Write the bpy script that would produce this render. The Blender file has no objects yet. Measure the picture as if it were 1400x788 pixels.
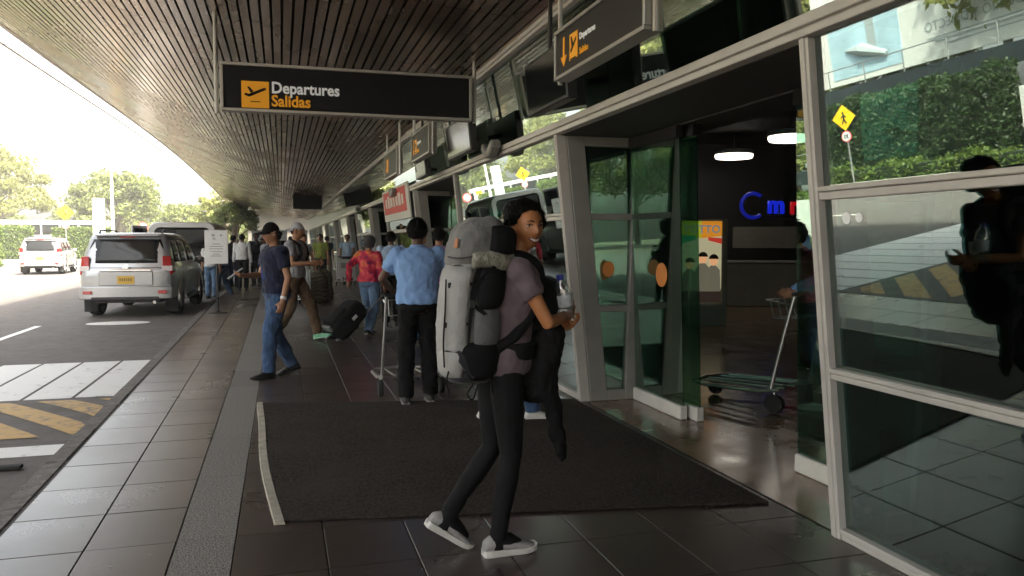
import bpy, bmesh, math, random
import numpy as np
from mathutils import Vector, Matrix, Euler, noise as mnoise

SC = bpy.context.scene
COL = SC.collection
R = math.radians
random.seed(7)

# ------------------------------------------------------------------ camera
CAM_YAW, CAM_PITCH, CAM_H = 16.26, 3.36, 1.5
cam_data = bpy.data.cameras.new('camera')
cam_data.sensor_width = 36.0
cam_data.lens = 27.77
cam_data.clip_start = 0.05
cam_data.clip_end = 1500
cam = bpy.data.objects.new('camera', cam_data)
COL.objects.link(cam)
cam.location = (0, 0, CAM_H)
cam.rotation_euler = (R(90 - CAM_PITCH), 0, R(-CAM_YAW))
SC.camera = cam

# ------------------------------------------------------------------ sky, sun, exposure
SUN_FROM = Vector((0.34, -0.52, 0.80)).normalized()
world = bpy.data.worlds.new('World')
SC.world = world
world.use_nodes = True
wn, wl = world.node_tree.nodes, world.node_tree.links
for n in list(wn): wn.remove(n)
sky = wn.new('ShaderNodeTexSky')
sky.sky_type = 'NISHITA'
sky.sun_disc = False
sky.sun_elevation = math.asin(SUN_FROM.z)
sky.sun_rotation = math.atan2(SUN_FROM.x, SUN_FROM.y)
sky.air_density = 1.0
sky.dust_density = 5.0
sky.ozone_density = 0.6
hs = wn.new('ShaderNodeHueSaturation')
hs.inputs['Saturation'].default_value = 0.38
wt = wn.new('ShaderNodeMix'); wt.data_type = 'RGBA'; wt.blend_type = 'MULTIPLY'
wt.inputs['Factor'].default_value = 1.0
wt.inputs['B'].default_value = (1.0, 0.97, 0.915, 1)
bg = wn.new('ShaderNodeBackground')
bg.inputs['Strength'].default_value = 0.15
wo = wn.new('ShaderNodeOutputWorld')
wl.new(sky.outputs[0], hs.inputs['Color'])
wl.new(hs.outputs[0], wt.inputs['A'])
wl.new(wt.outputs['Result'], bg.inputs['Color'])
wl.new(bg.outputs[0], wo.inputs['Surface'])

sun_data = bpy.data.lights.new('sun', 'SUN')
sun_data.energy = 3.6
sun_data.angle = R(3.5)
sun_data.color = (1.0, 0.93, 0.80)
sun = bpy.data.objects.new('sun', sun_data)
COL.objects.link(sun)
sun.rotation_euler = (-SUN_FROM).to_track_quat('-Z', 'Y').to_euler()

SC.view_settings.view_transform = 'Standard'
SC.view_settings.look = 'None'
SC.view_settings.gamma = 1.0
SC.view_settings.use_curve_mapping = False
SC.view_settings.exposure = 2.7
SC.render.engine = 'CYCLES'
SC.cycles.use_denoising = True
SC.cycles.max_bounces = 10
SC.cycles.diffuse_bounces = 4
SC.cycles.glossy_bounces = 5
SC.cycles.transparent_max_bounces = 24
SC.cycles.sample_clamp_indirect = 6
SC.cycles.caustics_reflective = False
SC.cycles.caustics_refractive = False

# ------------------------------------------------------------------ materials
def mat(name, col, rough=0.6, metal=0.0, var=0.0, vscale=6.0, bump=0.0, bscale=40.0, col2=None,
        stretch=None, rand=0.0, spec=0.5, emit=None, estr=0.0, coat=0.0, detail=4.0, rvar=0.0, sheen=0.0, sub=0.0):
    m = bpy.data.materials.new(name); m.use_nodes = True
    nt = m.node_tree; N, L = nt.nodes, nt.links
    b = N['Principled BSDF']
    b.inputs['Base Color'].default_value = (*col, 1)
    b.inputs['Roughness'].default_value = rough
    b.inputs['Metallic'].default_value = metal
    b.inputs['Specular IOR Level'].default_value = spec
    b.inputs['Coat Weight'].default_value = coat
    b.inputs['Coat Roughness'].default_value = 0.08
    if sheen: b.inputs['Sheen Weight'].default_value = sheen
    if sub:
        b.inputs['Subsurface Weight'].default_value = sub
        b.inputs['Subsurface Radius'].default_value = (0.012, 0.005, 0.003)
    if emit:
        b.inputs['Emission Color'].default_value = (*emit, 1)
        b.inputs['Emission Strength'].default_value = estr
    tc = None
    def coords():
        t = N.new('ShaderNodeTexCoord')
        mp = N.new('ShaderNodeMapping')
        if stretch: mp.inputs['Scale'].default_value = stretch
        L.new(t.outputs['Object'], mp.inputs['Vector'])
        return mp.outputs['Vector']
    cur = None
    if var > 0 or col2 or rvar > 0:
        tc = coords()
        nz = N.new('ShaderNodeTexNoise')
        nz.inputs['Scale'].default_value = vscale; nz.inputs['Detail'].default_value = detail
        nz.inputs['Roughness'].default_value = 0.62
        L.new(tc, nz.inputs['Vector'])
        mr = N.new('ShaderNodeMapRange')
        mr.inputs['From Min'].default_value = 0.3; mr.inputs['From Max'].default_value = 0.7
        L.new(nz.outputs['Fac'], mr.inputs['Value'])
        mx = N.new('ShaderNodeMix'); mx.data_type = 'RGBA'
        c2 = col2 if col2 else tuple(min(1, c * (1 + var)) for c in col)
        c1 = col if col2 else tuple(c * (1 - var) for c in col)
        mx.inputs['A'].default_value = (*c1, 1); mx.inputs['B'].default_value = (*c2, 1)
        L.new(mr.outputs['Result'], mx.inputs['Factor'])
        cur = mx.outputs['Result']
        if rvar > 0:
            rr = N.new('ShaderNodeMapRange')
            rr.inputs['To Min'].default_value = max(0.02, rough - rvar); rr.inputs['To Max'].default_value = min(1, rough + rvar)
            L.new(mr.outputs['Result'], rr.inputs['Value'])
            L.new(rr.outputs['Result'], b.inputs['Roughness'])
    if rand > 0:
        oi = N.new('ShaderNodeObjectInfo')
        mr2 = N.new('ShaderNodeMapRange')
        mr2.inputs['To Min'].default_value = 1 - rand; mr2.inputs['To Max'].default_value = 1 + rand
        L.new(oi.outputs['Random'], mr2.inputs['Value'])
        mu = N.new('ShaderNodeMix'); mu.data_type = 'RGBA'; mu.blend_type = 'MULTIPLY'
        mu.inputs['Factor'].default_value = 1
        if cur: L.new(cur, mu.inputs['A'])
        else: mu.inputs['A'].default_value = (*col, 1)
        L.new(mr2.outputs['Result'], mu.inputs['B'])
        cur = mu.outputs['Result']
    if cur: L.new(cur, b.inputs['Base Color'])
    if bump > 0:
        tcb = coords() if tc is None else tc
        nb = N.new('ShaderNodeTexNoise')
        nb.inputs['Scale'].default_value = bscale; nb.inputs['Detail'].default_value = 3
        L.new(tcb, nb.inputs['Vector'])
        bp = N.new('ShaderNodeBump')
        bp.inputs['Strength'].default_value = bump
        bp.inputs['Distance'].default_value = 0.02
        L.new(nb.outputs['Fac'], bp.inputs['Height'])
        L.new(bp.outputs['Normal'], b.inputs['Normal'])
    return m

def glass_mat(name, tint, base=0.12, gl=(1, 1, 1), rough=0.0, gain=1.0, wav=0.0):
    """Coated architectural glass: tinted see-through layer plus mirror reflection rising with the angle."""
    m = bpy.data.materials.new(name); m.use_nodes = True
    N, L = m.node_tree.nodes, m.node_tree.links
    for n in list(N): N.remove(n)
    o = N.new('ShaderNodeOutputMaterial')
    tr = N.new('ShaderNodeBsdfTransparent'); tr.inputs['Color'].default_value = (*tint, 1)
    gs = N.new('ShaderNodeBsdfGlossy'); gs.inputs['Color'].default_value = (*gl, 1); gs.inputs['Roughness'].default_value = rough
    fr = N.new('ShaderNodeLayerWeight'); fr.inputs['Blend'].default_value = 0.5
    pw = N.new('ShaderNodeMath'); pw.operation = 'POWER'; pw.inputs[1].default_value = 2.6
    mr = N.new('ShaderNodeMapRange')
    mr.inputs['To Min'].default_value = base; mr.inputs['To Max'].default_value = gain
    mx = N.new('ShaderNodeMixShader')
    L.new(fr.outputs['Facing'], pw.inputs[0]); L.new(pw.outputs[0], mr.inputs['Value'])
    L.new(mr.outputs['Result'], mx.inputs['Fac'])
    L.new(tr.outputs[0], mx.inputs[1]); L.new(gs.outputs[0], mx.inputs[2])
    if wav:
        t = N.new('ShaderNodeTexCoord'); nz = N.new('ShaderNodeTexNoise'); nz.inputs['Scale'].default_value = 0.9
        nz.inputs['Detail'].default_value = 1
        bp = N.new('ShaderNodeBump'); bp.inputs['Strength'].default_value = wav; bp.inputs['Distance'].default_value = 0.02
        L.new(t.outputs['Object'], nz.inputs['Vector']); L.new(nz.outputs['Fac'], bp.inputs['Height'])
        L.new(bp.outputs[0], gs.inputs['Normal'])
    L.new(mx.outputs[0], o.inputs['Surface'])
    return m

def leaf_mat(name, c1, c2):
    m = bpy.data.materials.new(name); m.use_nodes = True
    N, L = m.node_tree.nodes, m.node_tree.links
    b = N['Principled BSDF']; o = N['Material Output']
    g = N.new('ShaderNodeNewGeometry')
    mx = N.new('ShaderNodeMix'); mx.data_type = 'RGBA'
    mx.inputs['A'].default_value = (*c1, 1); mx.inputs['B'].default_value = (*c2, 1)
    L.new(g.outputs['Random Per Island'], mx.inputs['Factor'])
    L.new(mx.outputs['Result'], b.inputs['Base Color'])
    b.inputs['Roughness'].default_value = 0.55
    tl = N.new('ShaderNodeBsdfTranslucent')
    L.new(mx.outputs['Result'], tl.inputs['Color'])
    ms = N.new('ShaderNodeMixShader'); ms.inputs[0].default_value = 0.4
    L.new(b.outputs[0], ms.inputs[1]); L.new(tl.outputs[0], ms.inputs[2])
    L.new(ms.outputs[0], o.inputs['Surface'])
    return m

def worn_paint(name, col, under, amount=0.5, scale=9.0):
    m = mat(name, col, 0.6)
    N, L = m.node_tree.nodes, m.node_tree.links
    b = N['Principled BSDF']
    t = N.new('ShaderNodeTexCoord')
    n1 = N.new('ShaderNodeTexNoise'); n1.inputs['Scale'].default_value = scale; n1.inputs['Detail'].default_value = 8
    n1.inputs['Roughness'].default_value = 0.7
    L.new(t.outputs['Object'], n1.inputs['Vector'])
    cr = N.new('ShaderNodeMapRange'); cr.inputs['From Min'].default_value = amount; cr.inputs['From Max'].default_value = amount + 0.16
    L.new(n1.outputs['Fac'], cr.inputs['Value'])
    mx = N.new('ShaderNodeMix'); mx.data_type = 'RGBA'
    mx.inputs['A'].default_value = (*col, 1); mx.inputs['B'].default_value = (*under, 1)
    L.new(cr.outputs['Result'], mx.inputs['Factor']); L.new(mx.outputs['Result'], b.inputs['Base Color'])
    return m

def camo_mat(name):
    m = mat(name, (0.1, 0.08, 0.05), 0.9)
    N, L = m.node_tree.nodes, m.node_tree.links
    b = N['Principled BSDF']
    t = N.new('ShaderNodeTexCoord'); w = N.new('ShaderNodeTexWave')
    w.inputs['Scale'].default_value = 3.5; w.inputs['Distortion'].default_value = 9; w.inputs['Detail'].default_value = 2
    w.bands_direction = 'Z'
    L.new(t.outputs['Object'], w.inputs['Vector'])
    r = N.new('ShaderNodeValToRGB'); r.color_ramp.interpolation = 'CONSTANT'
    e = r.color_ramp.elements
    e[0].color = (0.035, 0.03, 0.022, 1); e[1].position = 0.35; e[1].color = (0.12, 0.10, 0.065, 1)
    x = e.new(0.62); x.color = (0.22, 0.18, 0.12, 1)
    x = e.new(0.85); x.color = (0.06, 0.055, 0.035, 1)
    L.new(w.outputs['Color'], r.inputs[0]); L.new(r.outputs[0], b.inputs['Base Color'])
    return m

def floral_mat(name):
    m = mat(name, (0.5, 0.05, 0.06), 0.85)
    N, L = m.node_tree.nodes, m.node_tree.links
    b = N['Principled BSDF']
    t = N.new('ShaderNodeTexCoord'); w = N.new('ShaderNodeTexNoise'); w.inputs['Scale'].default_value = 9
    w.inputs['Detail'].default_value = 3
    L.new(t.outputs['Object'], w.inputs['Vector'])
    r = N.new('ShaderNodeValToRGB')
    e = r.color_ramp.elements
    e[0].position = 0.34; e[0].color = (0.16, 0.008, 0.06, 1); e[1].position = 0.46; e[1].color = (0.55, 0.02, 0.06, 1)
    x = e.new(0.55); x.color = (0.75, 0.09, 0.12, 1)
    x = e.new(0.64); x.color = (0.75, 0.22, 0.05, 1)
    L.new(w.outputs['Fac'], r.inputs[0]); L.new(r.outputs[0], b.inputs['Base Color'])
    return m

def stone_tile():
    """polished dark stone with per-tile tone, foot-worn dull patches, faint stains and trodden gum spots"""
    m = mat('stone_tile', (0.054, 0.040, 0.035), 0.29, var=0.09, vscale=1.4, bump=0.012, bscale=90, rand=0.14, spec=0.85)
    N, L = m.node_tree.nodes, m.node_tree.links
    b = N['Principled BSDF']
    src = b.inputs['Base Color'].links[0].from_socket
    t = N.new('ShaderNodeTexCoord')
    n1 = N.new('ShaderNodeTexNoise'); n1.inputs['Scale'].default_value = 0.9; n1.inputs['Detail'].default_value = 7; n1.inputs['Roughness'].default_value = 0.62
    L.new(t.outputs['Object'], n1.inputs['Vector'])
    rr = N.new('ShaderNodeMapRange'); rr.inputs['From Min'].default_value = 0.3; rr.inputs['From Max'].default_value = 0.7
    rr.inputs['To Min'].default_value = 0.25; rr.inputs['To Max'].default_value = 0.34
    L.new(n1.outputs['Fac'], rr.inputs['Value']); L.new(rr.outputs['Result'], b.inputs['Roughness'])
    n2 = N.new('ShaderNodeTexNoise'); n2.inputs['Scale'].default_value = 2.6; n2.inputs['Detail'].default_value = 5
    L.new(t.outputs['Object'], n2.inputs['Vector'])
    s2 = N.new('ShaderNodeMapRange'); s2.inputs['From Min'].default_value = 0.55; s2.inputs['From Max'].default_value = 0.80; s2.inputs['To Max'].default_value = 0.25
    L.new(n2.outputs['Fac'], s2.inputs['Value'])
    m1 = N.new('ShaderNodeMix'); m1.data_type = 'RGBA'; m1.inputs['B'].default_value = (0.105, 0.09, 0.078, 1)
    L.new(s2.outputs['Result'], m1.inputs['Factor']); L.new(src, m1.inputs['A'])
    v = N.new('ShaderNodeTexVoronoi'); v.inputs['Scale'].default_value = 3.1
    L.new(t.outputs['Object'], v.inputs['Vector'])
    lt = N.new('ShaderNodeMapRange'); lt.inputs['From Min'].default_value = 0.045; lt.inputs['From Max'].default_value = 0.03; lt.inputs['To Max'].default_value = 0.55
    L.new(v.outputs['Distance'], lt.inputs['Value'])
    m2 = N.new('ShaderNodeMix'); m2.data_type = 'RGBA'; m2.inputs['B'].default_value = (0.13, 0.12, 0.11, 1)
    L.new(lt.outputs['Result'], m2.inputs['Factor']); L.new(m1.outputs['Result'], m2.inputs['A'])
    L.new(m2.outputs['Result'], b.inputs['Base Color'])
    return m

def coir():
    m = mat('mat_pile', (0.046, 0.038, 0.030), 0.96, var=0.85, vscale=48, bump=1.0, bscale=150, spec=0.15, detail=6)
    N, L = m.node_tree.nodes, m.node_tree.links
    b = N['Principled BSDF']; src = b.inputs['Base Color'].links[0].from_socket
    t = N.new('ShaderNodeTexCoord')
    n1 = N.new('ShaderNodeTexNoise'); n1.inputs['Scale'].default_value = 1.6; n1.inputs['Detail'].default_value = 6
    L.new(t.outputs['Object'], n1.inputs['Vector'])
    s1 = N.new('ShaderNodeMapRange'); s1.inputs['From Min'].default_value = 0.4; s1.inputs['From Max'].default_value = 0.75; s1.inputs['To Max'].default_value = 0.6
    L.new(n1.outputs['Fac'], s1.inputs['Value'])
    m1 = N.new('ShaderNodeMix'); m1.data_type = 'RGBA'; m1.inputs['B'].default_value = (0.075, 0.062, 0.05, 1)
    L.new(s1.outputs['Result'], m1.inputs['Factor']); L.new(src, m1.inputs['A'])
    v = N.new('ShaderNodeTexVoronoi'); v.inputs['Scale'].default_value = 2.3
    L.new(t.outputs['Object'], v.inputs['Vector'])
    lt = N.new('ShaderNodeMapRange'); lt.inputs['From Min'].default_value = 0.020; lt.inputs['From Max'].default_value = 0.014; lt.inputs['To Max'].default_value = 0.8
    L.new(v.outputs['Distance'], lt.inputs['Value'])
    m2 = N.new('ShaderNodeMix'); m2.data_type = 'RGBA'; m2.inputs['B'].default_value = (0.30, 0.27, 0.22, 1)
    L.new(lt.outputs['Result'], m2.inputs['Factor']); L.new(m1.outputs['Result'], m2.inputs['A'])
    L.new(m2.outputs['Result'], b.inputs['Base Color'])
    return m

M = {}
M['tile'] = stone_tile()
M['grout'] = mat('grout', (0.115, 0.105, 0.095), 0.9, var=0.25, vscale=14)
M['band'] = mat('granite_setts', (0.20, 0.185, 0.165), 0.62, var=0.75, vscale=85, bump=0.5, bscale=110, rand=0.12, detail=2)
M['mat'] = coir()
M['matlight'] = mat('mat_trim', (0.42, 0.38, 0.30), 0.75, var=0.25, vscale=11)
M['asphalt'] = mat('asphalt', (0.13, 0.114, 0.102), 0.72, var=0.28, vscale=5, bump=0.5, bscale=150, detail=12)
M['kerb'] = mat('kerb_stone', (0.135, 0.122, 0.108), 0.75, var=0.45, vscale=12, bump=0.4, bscale=60, rand=0.12)
M['kerbw'] = mat('kerb_concrete', (0.36, 0.33, 0.28), 0.8, var=0.2, vscale=6)
M['white_paint'] = worn_paint('white_road_paint', (0.82, 0.80, 0.76), (0.24, 0.22, 0.20), 0.58, 6)
M['grey_paint'] = worn_paint('faded_road_paint', (0.36, 0.34, 0.32), (0.12, 0.11, 0.10), 0.5, 9)
M['yellow_paint'] = worn_paint('yellow_road_paint', (0.52, 0.31, 0.08), (0.15, 0.12, 0.09), 0.50, 8)
M['slat'] = mat('ceiling_slat', (0.36, 0.275, 0.215), 0.26, metal=0.85, var=0.28, vscale=1.3, rand=0.14, stretch=(1, 0.35, 1), rvar=0.08)
M['void'] = mat('ceiling_void', (0.010, 0.009, 0.008), 0.9)
M['roof'] = mat('roof_sheet', (0.42, 0.41, 0.39), 0.6, var=0.1)
M['fascia'] = mat('fascia', (0.60, 0.55, 0.48), 0.5, var=0.1)
M['alu'] = mat('painted_aluminium', (0.60, 0.57, 0.53), 0.42, var=0.08, vscale=5, rvar=0.06)
M['alud'] = mat('grey_cladding', (0.29, 0.28, 0.255), 0.5, var=0.12, vscale=4, rvar=0.06)
M['steel'] = mat('brushed_steel', (0.55, 0.54, 0.52), 0.28, metal=0.9, var=0.1, vscale=9)
M['chrome'] = mat('chrome', (0.75, 0.75, 0.75), 0.12, metal=1.0)
M['white'] = mat('white_plastic', (0.72, 0.72, 0.70), 0.45, var=0.05)
M['base_white'] = mat('white_shoe_rail', (0.75, 0.73, 0.68), 0.4, var=0.08)
M['black'] = mat('black_plastic', (0.012, 0.012, 0.013), 0.4)
M['rubber'] = mat('rubber', (0.016, 0.016, 0.016), 0.8, var=0.3, bump=0.1)
M['glass'] = glass_mat('facade_glass', (0.36, 0.56, 0.55), 0.19, (0.92, 1.0, 0.95), wav=0.018)
M['doorglass'] = glass_mat('door_glass', (0.42, 0.60, 0.52), 0.17, (0.80, 0.98, 0.88))
M['floor_in'] = mat('hall_floor', (0.20, 0.13, 0.08), 0.18, var=0.22, vscale=2.5, rvar=0.06)
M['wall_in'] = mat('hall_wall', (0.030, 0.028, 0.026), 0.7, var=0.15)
M['wall_beige'] = mat('shop_wall', (0.22, 0.20, 0.16), 0.7, var=0.1)
M['sign_black'] = mat('sign_black', (0.008, 0.008, 0.009), 0.5, spec=.22)
M['sign_brown'] = mat('sign_black_aged', (0.022, 0.019, 0.018), 0.5, spec=.3, var=0.1)
M['amber'] = mat('amber_print_glow', (0.85, 0.36, 0.015), 0.5, emit=(0.85, 0.36, 0.015), estr=0.03)  # amber colour with a faint glow of its own put in
M['letter'] = mat('white_print_glow', (0.8, 0.8, 0.78), 0.5, emit=(0.8, 0.8, 0.76), estr=0.03)  # white print also glows faintly, on stickers and badge too
M['screen'] = mat('dark_screen', (0.008, 0.010, 0.010), 0.12)
M['frame_sign'] = mat('sign_frame', (0.42, 0.40, 0.37), 0.35, metal=0.6)
M['orange_dot'] = mat('orange_dot', (0.80, 0.30, 0.08), 0.5)
M['lampon'] = mat('lamp_diffuser', (0.9, 0.88, 0.82), 0.5, emit=(1.0, 0.93, 0.80), estr=0.75)
M['neonb'] = mat('neon_blue', (0.01, 0.02, 0.4), 0.4, emit=(0.01, 0.03, 0.9), estr=0.08)
M['neonb2'] = mat('neon_deep_blue', (0.01, 0.02, 0.2), 0.4, emit=(0.008, 0.016, 0.4), estr=0.07)
M['neonr'] = mat('neon_red', (0.4, 0.01, 0.01), 0.4, emit=(0.8, 0.01, 0.015), estr=0.055)
M['trunk'] = mat('bark', (0.14, 0.11, 0.08), 0.9, var=0.3, bump=0.4, bscale=20)
M['leaf_a'] = leaf_mat('leaf_yellow_green', (0.17, 0.19, 0.04), (0.27, 0.27, 0.075))
M['leaf_b'] = leaf_mat('leaf_mid_green', (0.12, 0.16, 0.04), (0.21, 0.23, 0.065))
M['leaf_h'] = leaf_mat('leaf_hedge', (0.08, 0.14, 0.02), (0.16, 0.21, 0.04))
M['leaf_d'] = leaf_mat('leaf_dark', (0.022, 0.05, 0.012), (0.05, 0.085, 0.02))
M['core'] = mat('hedge_light_block', (0.018, 0.03, 0.010), 0.95)
M['carpaint'] = mat('silver_car_paint', (0.37, 0.375, 0.385), 0.30, metal=0.55, coat=0.6, var=0.03, vscale=2)
M['carpaint2'] = mat('pale_car_paint', (0.40, 0.395, 0.385), 0.32, metal=0.35, coat=0.6)
M['vanpaint'] = mat('white_van_paint', (0.50, 0.49, 0.47), 0.35, coat=0.5)
M['carglass'] = mat('car_glass', (0.010, 0.011, 0.011), 0.08, spec=0.35)
M['redlamp'] = mat('red_lamp', (0.42, 0.012, 0.012), 0.15, coat=0.8)
M['whitelamp'] = mat('clear_lamp', (0.65, 0.58, 0.55), 0.15, coat=0.8)
M['plate'] = mat('yellow_plate', (0.62, 0.38, 0.05), 0.5)
M['rim'] = mat('alloy_rim', (0.45, 0.45, 0.45), 0.3, metal=0.8)
M['mural'] = mat('grey_steel', (0.30, 0.30, 0.29), 0.45, metal=0.4)

# ------------------------------------------------------------------ mesh helpers
class MB:
    def __init__(s): s.v = []; s.f = []; s.m = []
    def add(s, vs, fs, mi=0):
        o = len(s.v); s.v += [tuple(p) for p in vs]
        for f in fs: s.f.append(tuple(i + o for i in f)); s.m.append(mi)
        return s
    def hexa(s, p, mi=0):
        return s.add(p, [(3, 2, 1, 0), (4, 5, 6, 7), (0, 1, 5, 4), (1, 2, 6, 5), (2, 3, 7, 6), (3, 0, 4, 7)], mi)
    def box(s, c, d, mi=0, rot=None):
        x, y, z = d[0] / 2, d[1] / 2, d[2] / 2
        p = [Vector(q) for q in ((-x, -y, -z), (x, -y, -z), (x, y, -z), (-x, y, -z), (-x, -y, z), (x, -y, z), (x, y, z), (-x, y, z))]
        if rot is not None: p = [rot @ q for q in p]
        c = Vector(c)
        return s.hexa([q + c for q in p], mi)
    def rings(s, rs, mi=0, cap=True):
        n = len(rs[0]); o = len(s.v)
        for r in rs: s.v += [tuple(p) for p in r]
        for k in range(len(rs) - 1):
            for i in range(n):
                j = (i + 1) % n
                s.f.append((o + k * n + i, o + k * n + j, o + (k + 1) * n + j, o + (k + 1) * n + i)); s.m.append(mi)
        if cap:
            s.f.append(tuple(o + i for i in reversed(range(n)))); s.m.append(mi)
            s.f.append(tuple(o + (len(rs) - 1) * n + i for i in range(n))); s.m.append(mi)
        return s
    def tube(s, pts, r, n=8, mi=0, ends=False, squash=None):
        pts = [Vector(p) for p in pts]
        if not isinstance(r, (list, tuple)): r = [r] * len(pts)
        r = list(r)
        if ends:   # rounded ends
            d0 = (pts[0] - pts[1]).normalized(); d1 = (pts[-1] - pts[-2]).normalized()
            a = [(pts[0] + d0 * r[0] * k, r[0] * math.sqrt(max(0.02, 1 - k * k))) for k in (0.97, 0.75, 0.42)]
            b = [(pts[-1] + d1 * r[-1] * k, r[-1] * math.sqrt(max(0.02, 1 - k * k))) for k in (0.42, 0.75, 0.97)]
            pts = [q[0] for q in a] + pts + [q[0] for q in b]; r = [q[1] for q in a] + r + [q[1] for q in b]
        t = (pts[1] - pts[0]).normalized()
        ref = Vector((0, 0, 1)) if abs(t.z) < 0.9 else Vector((0, 1, 0))
        u = t.cross(ref).normalized()
        rs = []
        for i, p in enumerate(pts):
            if i == 0: t = pts[1] - pts[0]
            elif i == len(pts) - 1: t = pts[-1] - pts[-2]
            else: t = (pts[i + 1] - pts[i]).normalized() + (pts[i] - pts[i - 1]).normalized()
            t = t.normalized()
            u = (u - t * u.dot(t)).normalized(); w = t.cross(u)
            ku, kw = squash if squash else (1, 1)
            rs.append([p + (u * math.cos(2 * math.pi * k / n) * ku + w * math.sin(2 * math.pi * k / n) * kw) * r[i] for k in range(n)])
        return s.rings(rs, mi)
    def ellipsoid(s, c, r, mi=0, n=14, m=9, rot=None):
        c = Vector(c); rs = []
        for j in range(m + 1):
            th = math.pi * (0.04 + 0.92 * j / m)
            ring = []
            for i in range(n):
                ph = 2 * math.pi * i / n
                q = Vector((r[0] * math.sin(th) * math.cos(ph), r[1] * math.sin(th) * math.sin(ph), -r[2] * math.cos(th)))
                if rot is not None: q = rot @ q
                ring.append(c + q)
            rs.append(ring)
        return s.rings(rs, mi)
    def prism(s, poly, fn0, fn1, mi=0):
        a = [fn0(*p) for p in poly]; b = [fn1(*p) for p in poly]
        return s.rings([a, b], mi)
    def lathe(s, prof, n=20, mi=0, fn=None):
        fn = fn or (lambda r, h, a: (r * math.cos(a), r * math.sin(a), h))
        rs = [[fn(max(r, 0.0005), h, 2 * math.pi * k / n) for k in range(n)] for r, h in prof]
        return s.rings(rs, mi)
    def grid(s, fn, nu, nv, mi=0):
        o = len(s.v)
        for i in range(nu + 1):
            for j in range(nv + 1): s.v.append(tuple(fn(i / nu, j / nv)))
        for i in range(nu):
            for j in range(nv):
                a = o + i * (nv + 1) + j
                s.f.append((a, a + 1, a + nv + 2, a + nv + 1)); s.m.append(mi)
        return s
    def mesh(s, name, mats, smooth=False, angle=35, fix=True):
        me = bpy.data.meshes.new(name)
        me.from_pydata(s.v, [], s.f)
        for m in (mats if isinstance(mats, (list, tuple)) else [mats]):
            me.materials.append(M[m] if isinstance(m, str) else m)
        me.polygons.foreach_set('material_index', s.m)
        if fix:
            bm = bmesh.new(); bm.from_mesh(me)
            bmesh.ops.recalc_face_normals(bm, faces=bm.faces); bm.to_mesh(me); bm.free()
        if smooth:
            me.polygons.foreach_set('use_smooth', [True] * len(me.polygons))
            me.set_sharp_from_angle(angle=R(angle))
        me.update()
        return me
    def build(s, name, mats, parent=None, smooth=False, bevel=0, loc=None, rz=0, angle=35, seg=1, fix=True):
        ob = link(name, s.mesh(name, mats, smooth, angle, fix), parent, loc, rz)
        if bevel:
            b = ob.modifiers.new('bevel', 'BEVEL'); b.width = bevel; b.segments = seg; b.limit_method = 'ANGLE'; b.angle_limit = R(40)
        return ob

def link(name, data, parent=None, loc=None, rz=0):
    ob = bpy.data.objects.new(name, data); COL.objects.link(ob)
    if loc is not None: ob.location = loc
    if rz: ob.rotation_euler = (0, 0, rz)
    ob.parent = parent
    return ob

def tag(o, label=None, cat=None, group=None, kind=None):
    if label: o['label'] = label
    if cat: o['category'] = cat
    if group: o['group'] = group
    if kind: o['kind'] = kind
    return o

def thing(name, label, cat, loc=(0, 0, 0), rz=0, group=None):
    return tag(link(name, None, None, loc, rz), label, cat, group)

def copy_tree(o, parent=None):
    c = o.copy(); COL.objects.link(c); c.parent = parent
    for ch in [x for x in o.children]: copy_tree(ch, c)
    return c

def text(name, body, size, m, parent, mtx, align='LEFT', extrude=0.002, bold=0.0, sx=1.0):
    cu = bpy.data.curves.new(name, 'FONT'); cu.body = body; cu.size = size; cu.align_x = align
    cu.extrude = extrude; cu.offset = bold
    cu.resolution_u = 3
    tmp = bpy.data.objects.new(name, cu); COL.objects.link(tmp)
    dg = bpy.context.evaluated_depsgraph_get()
    me = bpy.data.meshes.new_from_object(tmp.evaluated_get(dg))
    bpy.data.objects.remove(tmp)
    me.materials.clear(); me.materials.append(M[m] if isinstance(m, str) else m)
    if sx != 1.0:
        for v in me.vertices: v.co.x *= sx
    ob = link(name, me, parent)
    ob.matrix_local = mtx
    return ob

def face_mtx(loc, normal, up=(0, 0, 1)):
    """matrix whose local +Z is the normal and +Y is up (for text standing on a face)"""
    n = Vector(normal).normalized(); u = Vector(up); u = (u - n * u.dot(n)).normalized(); r = u.cross(n)
    m = Matrix((r, u, n)).transposed().to_4x4(); m.translation = Vector(loc)
    return m

# leaf clouds by numpy: pts (n,3) centres -> quads
def leaf_mesh(name, pts, size, mats, rng, extra=None, flat=0.0):
    n = len(pts)
    a = rng.normal(size=(n, 3)); a[:, 2] *= (1 - flat * 0.5); a /= np.linalg.norm(a, axis=1)[:, None]
    b = rng.normal(size=(n, 3)); b -= a * (a * b).sum(1)[:, None]; b /= np.linalg.norm(b, axis=1)[:, None]
    sz = size * rng.uniform(0.6, 1.3, (n, 1))
    v = np.stack([pts - a * sz, pts + b * sz * 0.45, pts + a * sz, pts - b * sz * 0.45], 1).reshape(-1, 3)
    mb = MB()
    me = bpy.data.meshes.new(name)
    ev = np.array(extra.v) if extra else np.zeros((0, 3))
    verts = np.concatenate([v, ev]) if extra else v
    faces = np.arange(4 * n).reshape(-1, 4).tolist()
    mi = [0] * n
    if extra:
        faces += [tuple(i + 4 * n for i in f) for f in extra.f]; mi += [1] * len(extra.f)
    me.from_pydata(verts.tolist(), [], faces)
    for m in mats: me.materials.append(M[m])
    me.polygons.foreach_set('material_index', mi)
    me.update()
    return me
# ================================================================== SETTING
ROAD_Z = -0.10
def kx(y): return -1.36 - 0.012 * max(-5, min(y, 20))
def jx(y): return -0.91 - 0.009 * max(-5, min(y, 20))
def blx(y): return -0.515 - 0.003 * max(-5, min(y, 20))

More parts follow.
